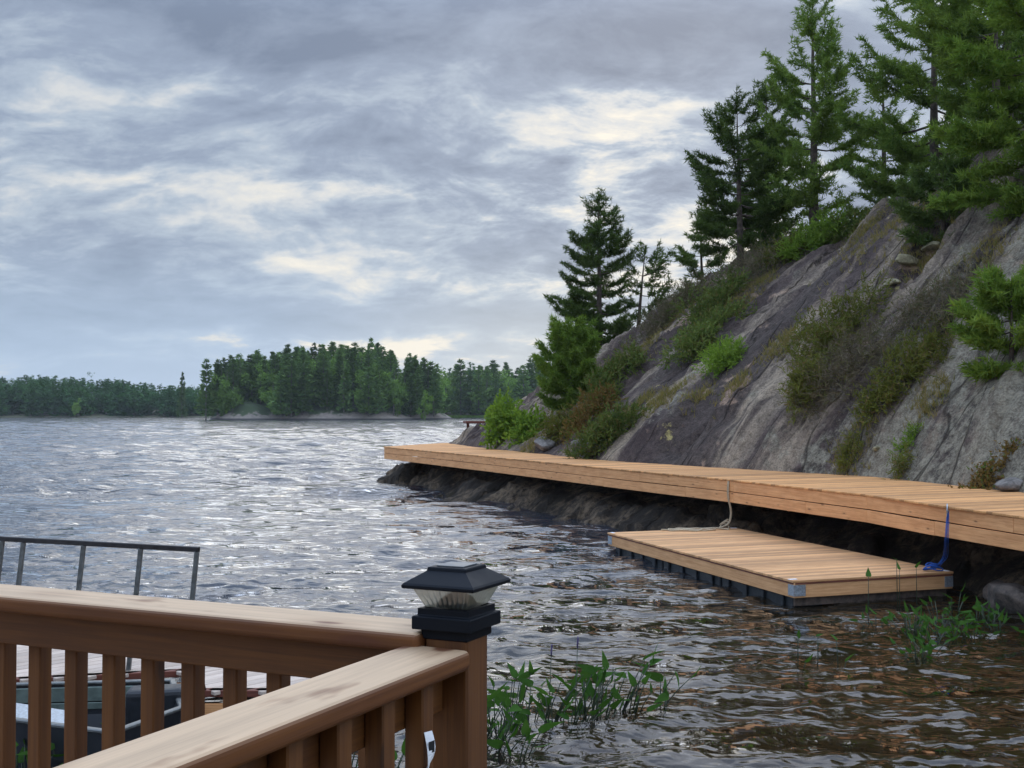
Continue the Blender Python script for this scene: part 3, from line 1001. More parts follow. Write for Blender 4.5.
b, H = tree_on(886, 47, 55)
pine('pine_tree', 'slight airy pine with sky showing through, right of the tallest slim pine', b, H, 2.2, 'pine_mid', 7, first=0.12, prof=0.6, dens=0.75, gap=0.32, asc=0.2)
b, H = tree_on(940, 41, -70)
pine('pine_tree', 'big full pine behind the small dark tree at the top of the slope', b, H, 3.3, 'pine_mid', 8, first=0.05, prof=0.42, dens=0.92, gap=0.32, asc=0.18, per=6)
b, H = tree_on(1012, 37, -190)
pine('pine_tree', 'largest deep green pine filling the top corner of the picture', b, H, 3.5, 'pine_mid', 9, first=0.04, prof=0.40, dens=0.95, gap=0.30, asc=0.12, per=6)
b, H = tree_on(1052, 28.5, -160)
pine('pine_tree', 'near bright pine with drooping boughs over the bare rock at the frame edge', b, H, 2.7, 'pine_light', 10, first=0.05, prof=0.30, dens=1.2, gap=0.16, asc=-0.15, per=6)
b, H = tree_on(1000, 34.5, -90)
pine('pine_tree', 'broad green pine between the big full pine and the near bright pine', b, H, 2.9, 'pine_mid', 15, first=0.02, prof=0.35, dens=0.95, gap=0.25, asc=0.0, per=6)
b, H = tree_on(702, 50, 215)
pine('pine_tree', 'low dark pine bough filling the gap under the first crest pine', b, H, 1.5, 'pine_dark', 12, first=0.08, prof=0.5, dens=1.2, gap=0.15, asc=0.05)
p = on_slope(944, 236)
pine('stunted_tree', 'small dark gnarled tree growing from the bare rock below the big full pine', p, Z_at(944, 165, p.y) - p.z, 1.35, 'pine_dark', 13, gapstep=0.28, first=0.04, prof=0.35, dens=1.5, gap=0.1, asc=0.1)
p = on_slope(1012, 362)
pine('young_pine', 'vivid green young pine on the near slope above the lichened rock', p, Z_at(1012, 284, p.y) - p.z, 1.15, 'pine_light', 14, gapstep=0.26, first=0.02, prof=0.4, dens=1.9, gap=0.0, per=6, asc=0.1)

# shrubs on the slope
def sh(px, py, name, label, size, mat, seed, **kw):
    p = on_slope(px, py)
    if p is None:
        print('no slope at', px, py)
        return
    return shrub(name, label, (p.x, p.y, p.z), size, mat, seed, **kw)


sh(506, 437, 'leafy_bush', 'fresh green leafy bush, taller of two at the rock point', (0.72, 0.7, 1.35), 'bush_green', 31, quads=True, leaf=(0.17, 0.10), n=2600)
sh(527, 438, 'leafy_bush', 'fresh green leafy bush, lower of two at the rock point', (0.6, 0.6, 0.75), 'bush_green', 32, quads=True, leaf=(0.17, 0.10), n=1700)
sh(606, 446, 'juniper', 'dark spreading juniper just above the boardwalk near its far end', (1.15, 0.9, 0.85), 'juniper', 33, n=4500)
sh(560, 440, 'low_shrub', 'small yellow green shrub between the leafy bushes and the spreading juniper', (0.8, 0.7, 0.65), 'olive', 34, n=2000)
sh(588, 428, 'rusty_shrub', 'rust brown shrub above the spreading juniper', (0.9, 0.8, 0.95), 'rust_shrub', 35, n=2600)
sh(606, 398, 'juniper', 'dark green juniper under the lone spired pine', (1.0, 0.9, 0.95), 'juniper', 36, n=3200)
sh(622, 372, 'low_shrub', 'mid green shrub on the rock between the lone pine and the brown heath', (0.9, 0.9, 0.7), 'juniper', 37, n=2400)
sh(660, 328, 'heath', 'brown grey heath brush on the skyline right of the lopsided pine', (1.6, 1.1, 1.0), 'heath', 38, n=5000, leaf=(0.16, 0.024), spike=0.35, jag=0.55, lumps=13)
sh(690, 300, 'heath', 'brown heath brush rising towards the crest pines', (1.3, 1.1, 0.8), 'heath', 39, n=3600, leaf=(0.16, 0.024), spike=0.35, jag=0.55, lumps=13)
sh(715, 306, 'low_shrub', 'green low shrub beside the brown heath below the first crest pine', (1.5, 1.3, 0.75), 'juniper', 40, n=4200)
sh(745, 283, 'heath', 'grey heath brush at the foot of the first crest pine', (1.5, 1.2, 0.7), 'heath', 41, n=4000, leaf=(0.16, 0.024), spike=0.35, jag=0.55, lumps=13)
sh(785, 262, 'low_shrub', 'olive shrub under the half hidden crest pine', (1.2, 1.0, 0.7), 'olive', 42, n=3000)
sh(812, 250, 'leafy_bush', 'yellow green bush at the foot of the tallest slim pine', (1.25, 1.0, 1.05), 'bush_green', 43, n=4500, leaf=(0.16, 0.05))
sh(856, 226, 'low_shrub', 'dark green shrub on the crest right of the yellow green bush', (1.2, 1.0, 0.8), 'juniper', 44, n=3200)
sh(692, 362, 'juniper', 'olive green juniper in the middle of the slope', (1.0, 0.85, 0.95), 'juniper', 45, n=3800)
sh(716, 372, 'juniper', 'brighter green juniper touching the olive one in the middle of the slope', (0.75, 0.65, 0.7), 'bush_green', 46, n=3000, leaf=(0.13, 0.04))
sh(716, 330, 'low_shrub', 'low green shrub on the bare rock above the middle junipers', (1.3, 0.9, 0.55), 'juniper', 47, n=3000)
sh(806, 404, 'juniper', 'olive juniper at the lower left end of the large dead brush', (0.62, 0.6, 1.05), 'olive', 48, n=3600, leaf=(0.13, 0.035))
sh(845, 388, 'dead_brush', 'large grey dead brush in a tangle in the middle of the near slope', (1.25, 0.95, 0.95), 'dead', 49, n=4600, leaf=(0.22, 0.016), spike=0.25, jag=0.6, lumps=16)
sh(838, 345, 'juniper', 'olive juniper behind and above the large grey dead brush', (1.25, 1.0, 0.95), 'olive', 50, n=5200, leaf=(0.13, 0.035))
sh(876, 410, 'low_shrub', 'small olive shrub at the lower edge of the large dead brush', (0.5, 0.5, 0.5), 'olive', 51, n=1600, leaf=(0.12, 0.035))
sh(915, 372, 'low_shrub', 'olive brown shrub left of the vivid green young pine', (0.9, 0.75, 0.65), 'olive', 52, n=3600, leaf=(0.13, 0.03), spike=0.25, jag=0.6, lumps=14)
sh(905, 335, 'dead_brush', 'thin grey dead brush above the large tangle', (0.8, 0.6, 0.5), 'heath', 53, n=2200, leaf=(0.18, 0.018), spike=0.3, jag=0.6, lumps=14)
sh(955, 300, 'dead_brush', 'brownish dead brush below the small dark gnarled tree', (0.8, 0.7, 0.5), 'heath', 54, n=2200, leaf=(0.18, 0.018), spike=0.3, jag=0.6, lumps=14)
sh(900, 478, 'grass_tuft', 'small yellow green tuft growing against the boardwalk back edge', (0.22, 0.2, 0.42), 'olive', 55, n=700, leaf=(0.12, 0.02), stems=False, cat='plant')
sh(905, 448, 'moss_clump', 'yellow green moss clump in a cleft of the lichened rock', (0.28, 0.25, 0.25), 'bush_green', 56, n=700, leaf=(0.07, 0.03), stems=False, cat='plant')
sh(846, 460, 'moss_clump', 'olive moss clump low on the near rock above the boardwalk', (0.4, 0.3, 0.3), 'olive', 57, n=1100, leaf=(0.09, 0.025), stems=False, cat='plant')
sh(985, 486, 'leaf_litter', 'brown leaf litter heap in the hollow at the boardwalk back edge', (0.6, 0.35, 0.22), 'rust_shrub', 58, n=1800, leaf=(0.08, 0.05), stems=False, cat='litter', spike=0.0)

# dry grass: tufts in the cracks and along the crest, nobody could count them
gp, gd = [], []
gr = np.random.default_rng(70)
for (px, py, rx, n_) in [(665, 398, 0.9, 260), (640, 404, 0.5, 120), (735, 300, 0.8, 200), (760, 285, 0.8, 160), (905, 215, 1.6, 420), (870, 228, 1.0, 240),
                         (560, 428, 0.9, 200), (530, 448, 0.8, 160), (640, 350, 0.9, 200), (735, 385, 0.5, 100), (780, 345, 0.5, 140), (700, 400, 0.6, 100),
                         (850, 455, 0.5, 120), (925, 262, 0.8, 200), (600, 380, 1.2, 260), (675, 318, 1.3, 300), (985, 250, 0.8, 160), (930, 400, 0.5, 120)]:
    p = on_slope(px, py)
    if p is None:
        continue
    x = p.x + gr.normal(0, rx * 0.5, n_)
    y = p.y + gr.normal(0, rx * 0.5, n_)
    z = hill_z(*st(x, y))
    gp.append(np.stack([x, y, z], -1))
gp = np.repeat(np.concatenate(gp), 5, 0)
gp = gp + gr.normal(0, 0.03, gp.shape) * np.array([1, 1, 0])
gd = unit(gr.normal(0, 0.45, gp.shape) + np.array([0, 0, 1.0]))
v, fc = tri_leaves(gp, gd, gr.uniform(0.1, 0.3, len(gp)), 0.018, gr)
tag(link_mesh('dry_grass', np_mesh('dry_grass', v, fc), M['dry_grass']), 'dry yellow grass in cracks of the rock slope', 'grass', kind='stuff')


def boulder(px, py, size, mat, seed, label, sink=0.25, pos=None):
    p = pos if pos is not None else on_slope(px, py)
    if p is None:
        return
    rg = np.random.default_rng(seed)
    bm = bmesh.new()
    bmesh.ops.create_icosphere(bm, subdivisions=4, radius=1)
    pl = unit(rg.normal(size=(9, 3)))
    dd = rg.uniform(0.55, 0.85, 9)
    for vv in bm.verts:
        c = np.array(vv.co)
        for q in range(9):
            e = c @ pl[q] - dd[q]
            if e > 0:
                c = c - pl[q] * e * 0.92
        c = c * (1 + 0.06 * float(fbm(c[0] * 2 + 5, c[1] * 2 + c[2] * 3, 3, seed)))
        vv.co = Vector(c * np.array(size))
    me = bpy.data.meshes.new('boulder')
    bm.to_mesh(me)
    bm.free()
    o = link_mesh('boulder', me, M[mat], smooth=True)
    o.location = (p.x, p.y, p.z + size[2] * (1 - sink) * 0.5)
    o.rotation_euler = (rg.normal(0, 0.15), rg.normal(0, 0.15), rg.uniform(0, 6))
    tag(o, label, 'boulder')


boulder(911, 262, (0.75, 0.35, 0.16), 'boulder_pale', 81, 'pale yellow lichened boulder on the rock below the crest grass', sink=0.9)
boulder(934, 250, (0.3, 0.5, 0.15), 'boulder_pale', 82, 'pale lichened boulder just under the small dark gnarled tree', sink=0.9)
boulder(893, 284, (0.28, 0.2, 0.12), 'boulder_pale', 83, 'small yellowish boulder above the thin grey dead brush', sink=0.9)
boulder(876, 452, (0.10, 0.09, 0.08), 'boulder_pale', 84, 'fist sized pale stone on the near rock above the moss')
boulder(1010, 489, (0.35, 0.25, 0.16), 'boulder', 85, 'pinkish grey boulder against the back edge of the boardwalk')
boulder(596, 452, (0.45, 0.4, 0.35), 'boulder', 86, 'angular grey boulder behind the far part of the boardwalk')
boulder(578, 448, (0.35, 0.35, 0.28), 'boulder', 87, 'grey boulder left of the spreading juniper')
boulder(545, 447, (0.5, 0.4, 0.25), 'boulder', 88, 'low grey boulder by the boardwalk beneath the leafy bushes')
boulder(0, 0, (0.62, 0.5, 0.32), 'boulder_dark', 89, 'brown wet boulder at the waterline right of the floating dock', pos=Vector((7.55, 17.0, 0.02)))
boulder(0, 0, (0.7, 0.55, 0.30), 'boulder_dark', 90, 'brown wet boulder nearest the frame edge under the boardwalk', pos=Vector((8.15, 16.0, 0.05)))
boulder(0, 0, (0.35, 0.3, 0.2), 'boulder_dark', 91, 'small dark wet stone beside the blue rope corner', pos=Vector((7.75, 17.9, 0.08)))

# ---------------------------------------------------------------- boardwalk
WZ = 1.5
walk = empty('boardwalk', (*xy(15, 2), WZ), 'long new cedar boardwalk along the foot of the rock slope', 'boardwalk')
deck = MB()
s_ = -8.0
while s_ < 38.4:
    tf = float(np.interp(s_, F_S, F_T)) - 0.02 + random.uniform(-0.006, 0.006)
    if s_ > 33.9:
        tf = -0.16 + (s_ - 33.9) / (38.54 - 33.9) * 4.27 - 0.02
    tb_ = float(np.interp(s_, [-10, 0, 3.5, 8.6, 12, 16.3, 18.9, 30, 38.5], [3.3, 3.4, 3.6, 4.4, 3.7, 2.8, 2.5, 3.0, 3.9])) + 0.42
    if tb_ - tf > 0.1:
        a, b = xy(s_, tf), xy(s_, tb_)
        zz = WZ - 0.019 + random.uniform(-0.003, 0.003)
        deck.board((*a, zz), (*b, zz), 0.136, 0.038, bevel=0.007)
    s_ += 0.146
deck.build('decking', M['walk_wood'], walk)
brk = [-8.0, -3.4, 0.25, 4.31, 8.91, 12.9, 17.4, 21.8, 26.0, 30.2, 33.9]
for row in range(2):
    sh_ = 0.0 if row == 0 else 1.9
    cuts = sorted(set([-8.0, 33.9] + [x + sh_ for x in brk if -8 < x + sh_ < 33.5] + [4.31, 8.91]))
    for a_, b_ in zip(cuts[:-1], cuts[1:]):
        if b_ - a_ < 0.25:
            continue
        fb_ = MB()
        ta_, tb_ = np.interp([a_, b_], F_S, F_T)
        a, b = xy(a_ + 0.003, float(ta_) + 0.02), xy(b_ - 0.003, float(tb_) + 0.02)
        hgt = 0.225
        zc_ = WZ - 0.042 - hgt / 2 - row * (hgt + 0.014) + random.uniform(-0.003, 0.003)
        fb_.board((*a, zc_), (*b, zc_), 0.038, hgt, bevel=0.005)
        fb_.build('fascia_board', M['walk_side'], walk)
for row in range(2):                                   # across the far end
    fb_ = MB()
    a, b = xy(33.95, -0.12), xy(38.3, 3.9)
    zc_ = WZ - 0.042 - 0.1125 - row * 0.239
    fb_.board((*a, zc_), (*b, zc_), 0.038, 0.225, bevel=0.005)
    fb_.build('fascia_board', M['walk_side'], walk)
for k in range(3):                                     # long joists behind the fascia
    jb = MB()
    ss = np.linspace(-8, 33, 9)
    for a_, b_ in zip(ss[:-1], ss[1:]):
        t1, t2 = np.interp([a_, b_], F_S, F_T)
        off = 0.5 + 0.75 * k
        jb.board((*xy(a_, float(t1) + off), WZ - 0.14), (*xy(b_, float(t2) + off), WZ - 0.14), 0.038, 0.18, bevel=0)
    jb.build('joist', M['walk_side'], walk)
for s0 in (-4, 0.6, 5, 9.5, 14, 18.5, 23, 27.5, 32):
    pb = MB()
    t0 = float(np.interp(s0, F_S, F_T)) + 1.9
    x0, y0 = xy(s0, t0)
    z0 = ground(x0, y0) - 0.15
    if z0 < WZ - 0.5:
        pb.board((x0, y0, z0), (x0, y0, WZ - 0.235), 0.14, 0.14, up=(Nv.x, Nv.y, 0), bevel=0.005)
        pb.build('support_post', M['walk_side'], walk)

# ---------------------------------------------------------------- floating dock
DZ = 0.41
c0, c1, c2, c3 = at(793, 580, DZ), at(951, 571, DZ), at(735, 525.5, DZ), at(608, 532, DZ)   # near left, near right, far right, far left
c2 = c3 + (c1 - c0) * 1.02
fd = empty('floating_dock', ((c0 + c2) / 2), 'square cornered cedar swim dock floating beside the boardwalk', 'floating dock')
dk = MB()
Ld = (c3 - c0).length
nb = int(Ld / 0.146)
for i in range(nb):
    f0 = (i + 0.5) / nb
    a, b = c0.lerp(c3, f0), c1.lerp(c2, f0)
    e = (b - a).normalized()
    r = random.uniform(-0.006, 0.006)
    dk.board(a - e * (0.02 + r) - Vector((0, 0, 0.018)), b + e * 0.02 - Vector((0, 0, 0.018)), Ld / nb - 0.006, 0.036, bevel=0.004)
dk.build('decking', M['dock_wood'], fd)
up = Vector((0, 0, 1))
ring = [c0, c1, c2, c3]
cen = (c0 + c1 + c2 + c3) / 4
for i in range(4):
    a, b = ring[i], ring[(i + 1) % 4]
    e = (b - a).normalized()
    inn = up.cross(e)
    sb = MB()
    o_ = inn * 0.02 - Vector((0, 0, 0.04 + 0.115))
    cut = 0.0 if i % 2 == 0 else 0.041
    sb.board(a + e * cut + o_, b - e * cut + o_, 0.038, 0.225, bevel=0.004)
    sb.build('side_board', M['dock_wood'], fd)
    # red brown strip just under the deck ends, for their dark end grain
    rs = MB()
    o2 = -inn * 0.006 - Vector((0, 0, 0.050))
    rs.board(a + e * 0.02 + o2, b - e * 0.02 + o2, 0.010, 0.018, bevel=0.0)
    rs.build('edge_strip', M['red_edge'], fd)
    # galvanised corner bracket: two legs of an angle
    br = MB()
    e_prev = (ring[i] - ring[i - 1]).normalized()
    inn_p = up.cross(e_prev)
    q = a - Vector((0, 0, 0.155))
    br.board(q - inn * 0.005 + e * 0.0, q - inn * 0.005 + e * 0.20, 0.008, 0.17, bevel=0.001)
    br.board(q - inn_p * 0.005 - e_prev * 0.0, q - inn_p * 0.005 - e_prev * 0.16, 0.008, 0.17, bevel=0.001)
    for kk in (0.06, 0.14):
        for hz in (-0.05, 0.05):
            c = q - inn * 0.010 + e * kk + Vector((0, 0, hz))
            br.tube([c, c - inn * 0.010], 0.011, 6)
    br.build('corner_bracket', M['galv'], fd)
    pt = MB()
    x1 = cen - a
    x1.z = 0
    x1.normalize()
    pc = a + x1 * 0.13 + Vector((0, 0, 0.004))
    pt.board(pc - e * 0.07, pc + e * 0.07, 0.07, 0.006, bevel=0.002)
    pt.build('corner_plate', M['white'], fd)
# ribbed float billets along both long sides
for side in (0, 1):
    A, B = (c0, c3) if side == 0 else (c1, c2)
    oth = (c1 - c0).normalized() * (0.07 if side == 0 else -0.62)
    e = (B - A).normalized()
    for k in range(3):
        a = A + e * (0.16 + k * (Ld - 0.3) / 3)
        b = A + e * (0.10 + (k + 1) * (Ld - 0.3) / 3)
        mid = (c1 - c0).normalized() * 0.28
        fl = MB()
        zc_ = DZ - 0.27 - 0.21
        fl.board(Vector((*(a + oth + mid).to_2d(), zc_)), Vector((*(b + oth + mid).to_2d(), zc_)), 0.54, 0.42, bevel=0.03, seg=2)
        for q in range(4):
            c = a.lerp(b, (q + 0.5) / 4) + oth
            c = Vector((c.x, c.y, zc_)) - (c1 - c0).normalized() * 0.012
            fl.board(c - Vector((0, 0, 0.2)), c + Vector((0, 0, 0.2)), 0.07 if q % 2 else 0.12, 0.05, up=(*(c1 - c0).to_2d(), 0), bevel=0.012)
        fl.build('float', M['float'], fd)
sk = MB()
a, b = c0 + (c1 - c0).normalized() * 0.06, c1 - (c1 - c0).normalized() * 0.06
e = (c3 - c0).normalized()
sk.board(a + e * 0.10 - Vector((0, 0, 0.34)), b + e * 0.10 - Vector((0, 0, 0.34)), 0.038, 0.13, bevel=0.004)
sk.build('lower_rail', M['bark'], fd)


# ---------------------------------------------------------------- ropes
def rope(name, label, pts, r, mat, twist=True):
    """smooth path through pts"""
    P = [Vector(p) for p in pts]
    out = []
    for i in range(len(P) - 1):
        p0, p1, p2, p3 = P[max(i - 1, 0)], P[i], P[i + 1], P[min(i + 2, len(P) - 1)]
        for k in range(8):
            t = k / 8
            out.append(0.5 * ((2 * p1) + (p2 - p0) * t + (2 * p0 - 5 * p1 + 4 * p2 - p3) * t * t + (3 * p1 - p0 - 3 * p2 + p3) * t ** 3))
    out.append(P[-1])
    return out


def walk_front(s0, z, out=0.012):
    t0 = float(np.interp(s0, F_S, F_T)) - out
    return Vector((*xy(s0, t0), z))


tp_ = at(733, 487, 1.42)
s_tan = 9.05
tr = MB()
for ofs, dp in ((0.0, 0.0), (0.035, 0.02)):
    wf = walk_front(s_tan + ofs, 1.43)
    foot = Vector((c2.x - 0.10 - dp, c2.y - 0.30, DZ + 0.02))
    path = rope('', '', [wf + Vector((0.03, 0.02, 0.06)), wf, wf + Vector((-0.01, -0.01, -0.3)), foot + Vector((0.02, 0.05, 0.35)), foot + Vector((-0.05, 0, 0.10)), foot + Vector((-0.25, -0.05, 0.02))], 0.012, None)
    tr.tube(path, 0.014, 6)
ctr = Vector((c2.x - 0.75, c2.y - 0.55, DZ + 0.014))
coil = []
for i in range(30):
    a = i / 30 * 6.283 * 2.6
    coil.append(ctr + Vector((0.55 * math.cos(a) * (1 - 0.012 * i) - 0.02 * i, 0.16 * math.sin(a) - 0.012 * i * 0.6, 0.010 * (i % 3))))
tr.tube(rope('', '', [Vector((c2.x - 0.35, c2.y - 0.35, DZ + 0.02))] + coil, 0.012, None), 0.018, 6)
for k in range(3):
    lp = [foot + Vector((-0.12 + 0.09 * math.cos(a), 0.03 * k + 0.05 * math.sin(a), 0.03 + 0.05 * k + 0.06 * math.sin(a + k))) for a in np.linspace(0, 6.4, 9)]
    tr.tube(rope('', '', lp, 0.012, None), 0.012, 6)
o = tr.build('rope', M['tan_rope'], None, True)
tag(o, 'tan rope hanging from the boardwalk and lying coiled on the floating dock', 'rope')

br = MB()
wf = walk_front(1.74, 1.40, 0.014)
foot = Vector((c1.x - 0.10, c1.y + 0.10, DZ + 0.02))
for k in range(5):
    j = Vector((random.uniform(-0.016, 0.016), random.uniform(-0.016, 0.016), 0))
    path = rope('', '', [wf + j * 0.4 + Vector((0, 0, 0.03)), wf + j + Vector((-0.02, -0.03, -0.10)), wf + j * 1.5 + Vector((-0.06, -0.08, -0.42)),
                         foot + j * 2 + Vector((0.02, 0.0, 0.20)), foot + j * 2 + Vector((-0.14, -0.05, 0.03 + 0.015 * k)), foot + j + Vector((-0.36 + 0.03 * k, -0.12 + 0.04 * k, 0.012))], 0.012, None)
    br.tube(path, 0.0048, 6)
for k in range(3):
    lp = [foot + Vector((-0.20 + (0.16 - 0.03 * k) * math.cos(a + k), -0.06 + 0.06 * math.sin(a + k) + 0.02 * k, 0.015 + 0.035 * k + 0.02 * math.sin(2 * a + k))) for a in np.linspace(0, 6.5, 10)]
    br.tube(rope('', '', lp, 0.012, None), 0.010, 6)
o = br.build('rope', M['blue_rope'], None, True)
tag(o, 'bright blue rope looped from the boardwalk down to the floating dock corner', 'rope')
cl = empty('cleat', wf, 'small grey mooring cleat holding the blue rope on the boardwalk side', 'cleat')
cm = MB()
hd = Vector((Nv.x, Nv.y, 0))
cm.tube([wf + Vector((0, 0, 0.14)) - hd * 0.02, wf + Vector((0, 0, -0.06)) - hd * 0.02], [0.010, 0.014], 8)
cm.build('horn', M['galv'], cl, True)
cm = MB()
cm.tube([wf + Vector((0, 0, 0.03)) + hd * 0.012, wf + Vector((0, 0, 0.03)) - hd * 0.025], 0.014, 8)
cm.build('base', M['galv'], cl, True)

# ---------------------------------------------------------------- foreground deck railing
r2 = Vector((-0.45, -0.893, 0)).normalized()             # towards the viewer
r1 = Vector((-r2.y, r2.x, 0))
r1 = Vector((-0.913, 0.407, 0)).normalized()              # away to the far side of the corner
CT = 2.56                                                # top of the cap rails
post = Vector((-0.105, 2.16, 0))
rail = empty('deck_railing', (post.x, post.y, 1.5), 'brown lumber deck railing with bleached cap boards meeting at a corner post', 'railing')
pm = MB()
pm.board((post.x, post.y, 0.2), (post.x, post.y, 2.595), 0.089, 0.089, up=r1, bevel=0.004)
pm.build('post', M['post_wood'], rail)


def rail_run(dirv, off, start, length, balu_side, first, pitch, cap_shift, CT):
    """one run: cap board, sub rail, lower rail and balusters"""
    acr = up.cross(dirv)
    o0 = post + dirv * start
    cp = MB()
    a = o0 + acr * cap_shift
    cp.board(Vector((a.x, a.y, CT - 0.019)), Vector((*(a + dirv * length).to_2d(), CT - 0.019)), 0.140, 0.038, bevel=0.012, seg=4)
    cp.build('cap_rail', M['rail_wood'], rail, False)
    for nm, zc_, hg in (('sub_rail', CT - 0.039 - 0.041, 0.080), ('lower_rail', 1.72, 0.089)):
        sr = MB()
        a = o0 + acr * off
        sr.board(Vector((a.x, a.y, zc_)), Vector((*(a + dirv * length).to_2d(), zc_)), 0.038, hg, bevel=0.003)
        sr.build(nm, M['post_wood'], rail)
    x = first
    while x < length - 0.05:
        bl = MB()
        c = o0 + dirv * x + acr * (off + balu_side * 0.039)
        bl.board(Vector((c.x, c.y, 1.66)), Vector((c.x, c.y, CT - 0.041)), 0.038, 0.038, up=dirv, bevel=0.003)
        bl.build('baluster', M['post_wood'], rail)
        x += pitch


acr1, acr2 = up.cross(r1), up.cross(r2)
s1 = 1 if acr1.dot(Vector((0, 1, 0))) > 0 else -1
rail_run(r1, 0.0, 0.046, 2.3, s1 * 1, 0.0557, 0.1115, 0.0, 2.585)
s2 = 1 if acr2.dot(Vector((1, 0, 0))) > 0 else -1
rail_run(r2, -0.022 * s2, 0.046, 2.0, s2 * 1, 0.118, 0.125, -0.012 * s2, CT)
# deck floor in the corner between the two runs
fl = MB()
for i in range(14):
    a = post + r1 * 0.05 + r2 * (0.07 + i * 0.146)
    fl.board(Vector((a.x, a.y, 1.58)), Vector((*(a + r1 * 2.3).to_2d(), 1.58)), 0.139, 0.038, bevel=0.004)
fl.build('deck_floor', M['rail_wood'], rail)
# stapled lumber tag, curled
tg = MB()
c = post + r2 * 0.172 + acr2 * s2 * 0.0375
nrm = acr2 * s2
rows = []
for i in range(9):
    f0 = i / 8
    z_ = 2.440 - 0.072 * f0
    tw_ = -0.3 + 1.2 * f0 ** 2
    wv = (r2 * math.cos(tw_) + nrm * math.sin(tw_)) * (0.009 + 0.006 * f0)
    pc = Vector((c.x, c.y, z_)) + nrm * (0.002 + 0.010 * math.sin(f0 * 3.1)) + r2 * 0.010 * f0
    rows.append((pc - wv, pc + wv))
for (p_, q_) in rows:
    pass
rings_ = [[p_, q_, q_ + nrm * 0.0006, p_ + nrm * 0.0006] for p_, q_ in rows]
tg.prism(rings_)
tgo = tg.build('lumber_tag', M['white'], rail)
ink = MB()
for (f0, wdt) in ((0.34, 0.7),):
    i = f0 * 8
    k = int(i)
    p_ = rows[k][0].lerp(rows[k + 1][0], i - k) + nrm * 0.0014
    q_ = rows[k][1].lerp(rows[k + 1][1], i - k) + nrm * 0.0014
    m_ = (p_ + q_) / 2
    ink.board(m_ + (p_ - m_) * wdt, m_ + (q_ - m_) * wdt, 0.020, 0.0004, up=nrm, bevel=0)
ink.build('print', M['black'], tgo)

# ---------------------------------------------------------------- solar post light
pl_ = empty('post_light', (post.x, post.y, 2.58), 'black solar lantern with a clear ribbed lens on the railing corner post', 'lamp')
ex, ey = r1.copy(), -r2.copy()


def sq(half, z, rot=0.0, nsub=1):
    pts = []
    cs = [(-1, -1), (1, -1), (1, 1), (-1, 1)]
    for i in range(4):
        a, b = cs[i], cs[(i + 1) % 4]
        for k in range(nsub):
            u_, v_ = a[0] + (b[0] - a[0]) * k / nsub, a[1] + (b[1] - a[1]) * k / nsub
            pts.append(Vector((post.x, post.y, z)) + ex * u_ * half + ey * v_ * half)
    return pts


def sq_prism(name, prof, mat, parent, smooth=False):
    mb = MB()
    mb.prism([sq(h, z) for h, z in prof])
    return mb.build(name, mat, parent, smooth)


sq_prism('base', [(0.0465, 2.572), (0.048, 2.574), (0.048, 2.590), (0.060, 2.591), (0.061, 2.593), (0.061, 2.614), (0.0595, 2.616), (0.054, 2.617), (0.053, 2.619), (0.053, 2.630), (0.046, 2.6305), (0.045, 2.625)], M['navy'], pl_)
lens = MB()
NS = 18


def ribbed(half, z):
    pts = []
    cs = [(-1, -1), (1, -1), (1, 1), (-1, 1)]
    for i in range(4):
        a, b = cs[i], cs[(i + 1) % 4]
        nx, ny = (b[1] - a[1]) / 2, -(b[0] - a[0]) / 2
        for k in range(NS):
            u_, v_ = a[0] + (b[0] - a[0]) * k / NS, a[1] + (b[1] - a[1]) * k / NS
            rb = 0.0022 * (k % 2)
            pts.append(Vector((post.x, post.y, z)) + ex * (u_ * half + nx * rb) + ey * (v_ * half + ny * rb))
    return pts


lens.prism([ribbed(0.043, 2.632), ribbed(0.060, 2.667)])
lens.build('lens', M['lens'], pl_)
core = MB()
core.prism([sq(0.028, 2.6325), sq(0.022, 2.645), sq(0.008, 2.656)])
core.build('lamp_core', M['black'], pl_)
roof = sq_prism('roof', [(0.060, 2.668), (0.073, 2.668), (0.075, 2.670), (0.075, 2.6745), (0.072, 2.678), (0.041, 2.699), (0.040, 2.704), (0.0385, 2.706), (0.031, 2.706)], M['navy'], pl_)
sq_prism('solar_panel', [(0.028, 2.7065), (0.028, 2.7085)], M['solar'], pl_)

# ---------------------------------------------------------------- the other dock, handrail and boat seen through the balusters
LZ = 0.5
ld = empty('lake_dock', at(120, 660, LZ), 'sun bleached plank dock behind the balusters', 'dock')
A0, A1 = at(-260, 692, LZ), at(192, 669, LZ)
B0 = at(196, 689, LZ)
B1 = at(330, 689, LZ)
far = 3.0
dm = MB()
poly = [A0, A1, B0, B1, B1 + Vector((0.5, 3.0, 0)), A0 + Vector((0, 4.2, 0))]


def inside(p):
    c = False
    j = len(poly) - 1
    for i in range(len(poly)):
        a, b = poly[i], poly[j]
        if (a.y > p.y) != (b.y > p.y) and p.x < (b.x - a.x) * (p.y - a.y) / (b.y - a.y) + a.x:
            c = not c
        j = i
    return c


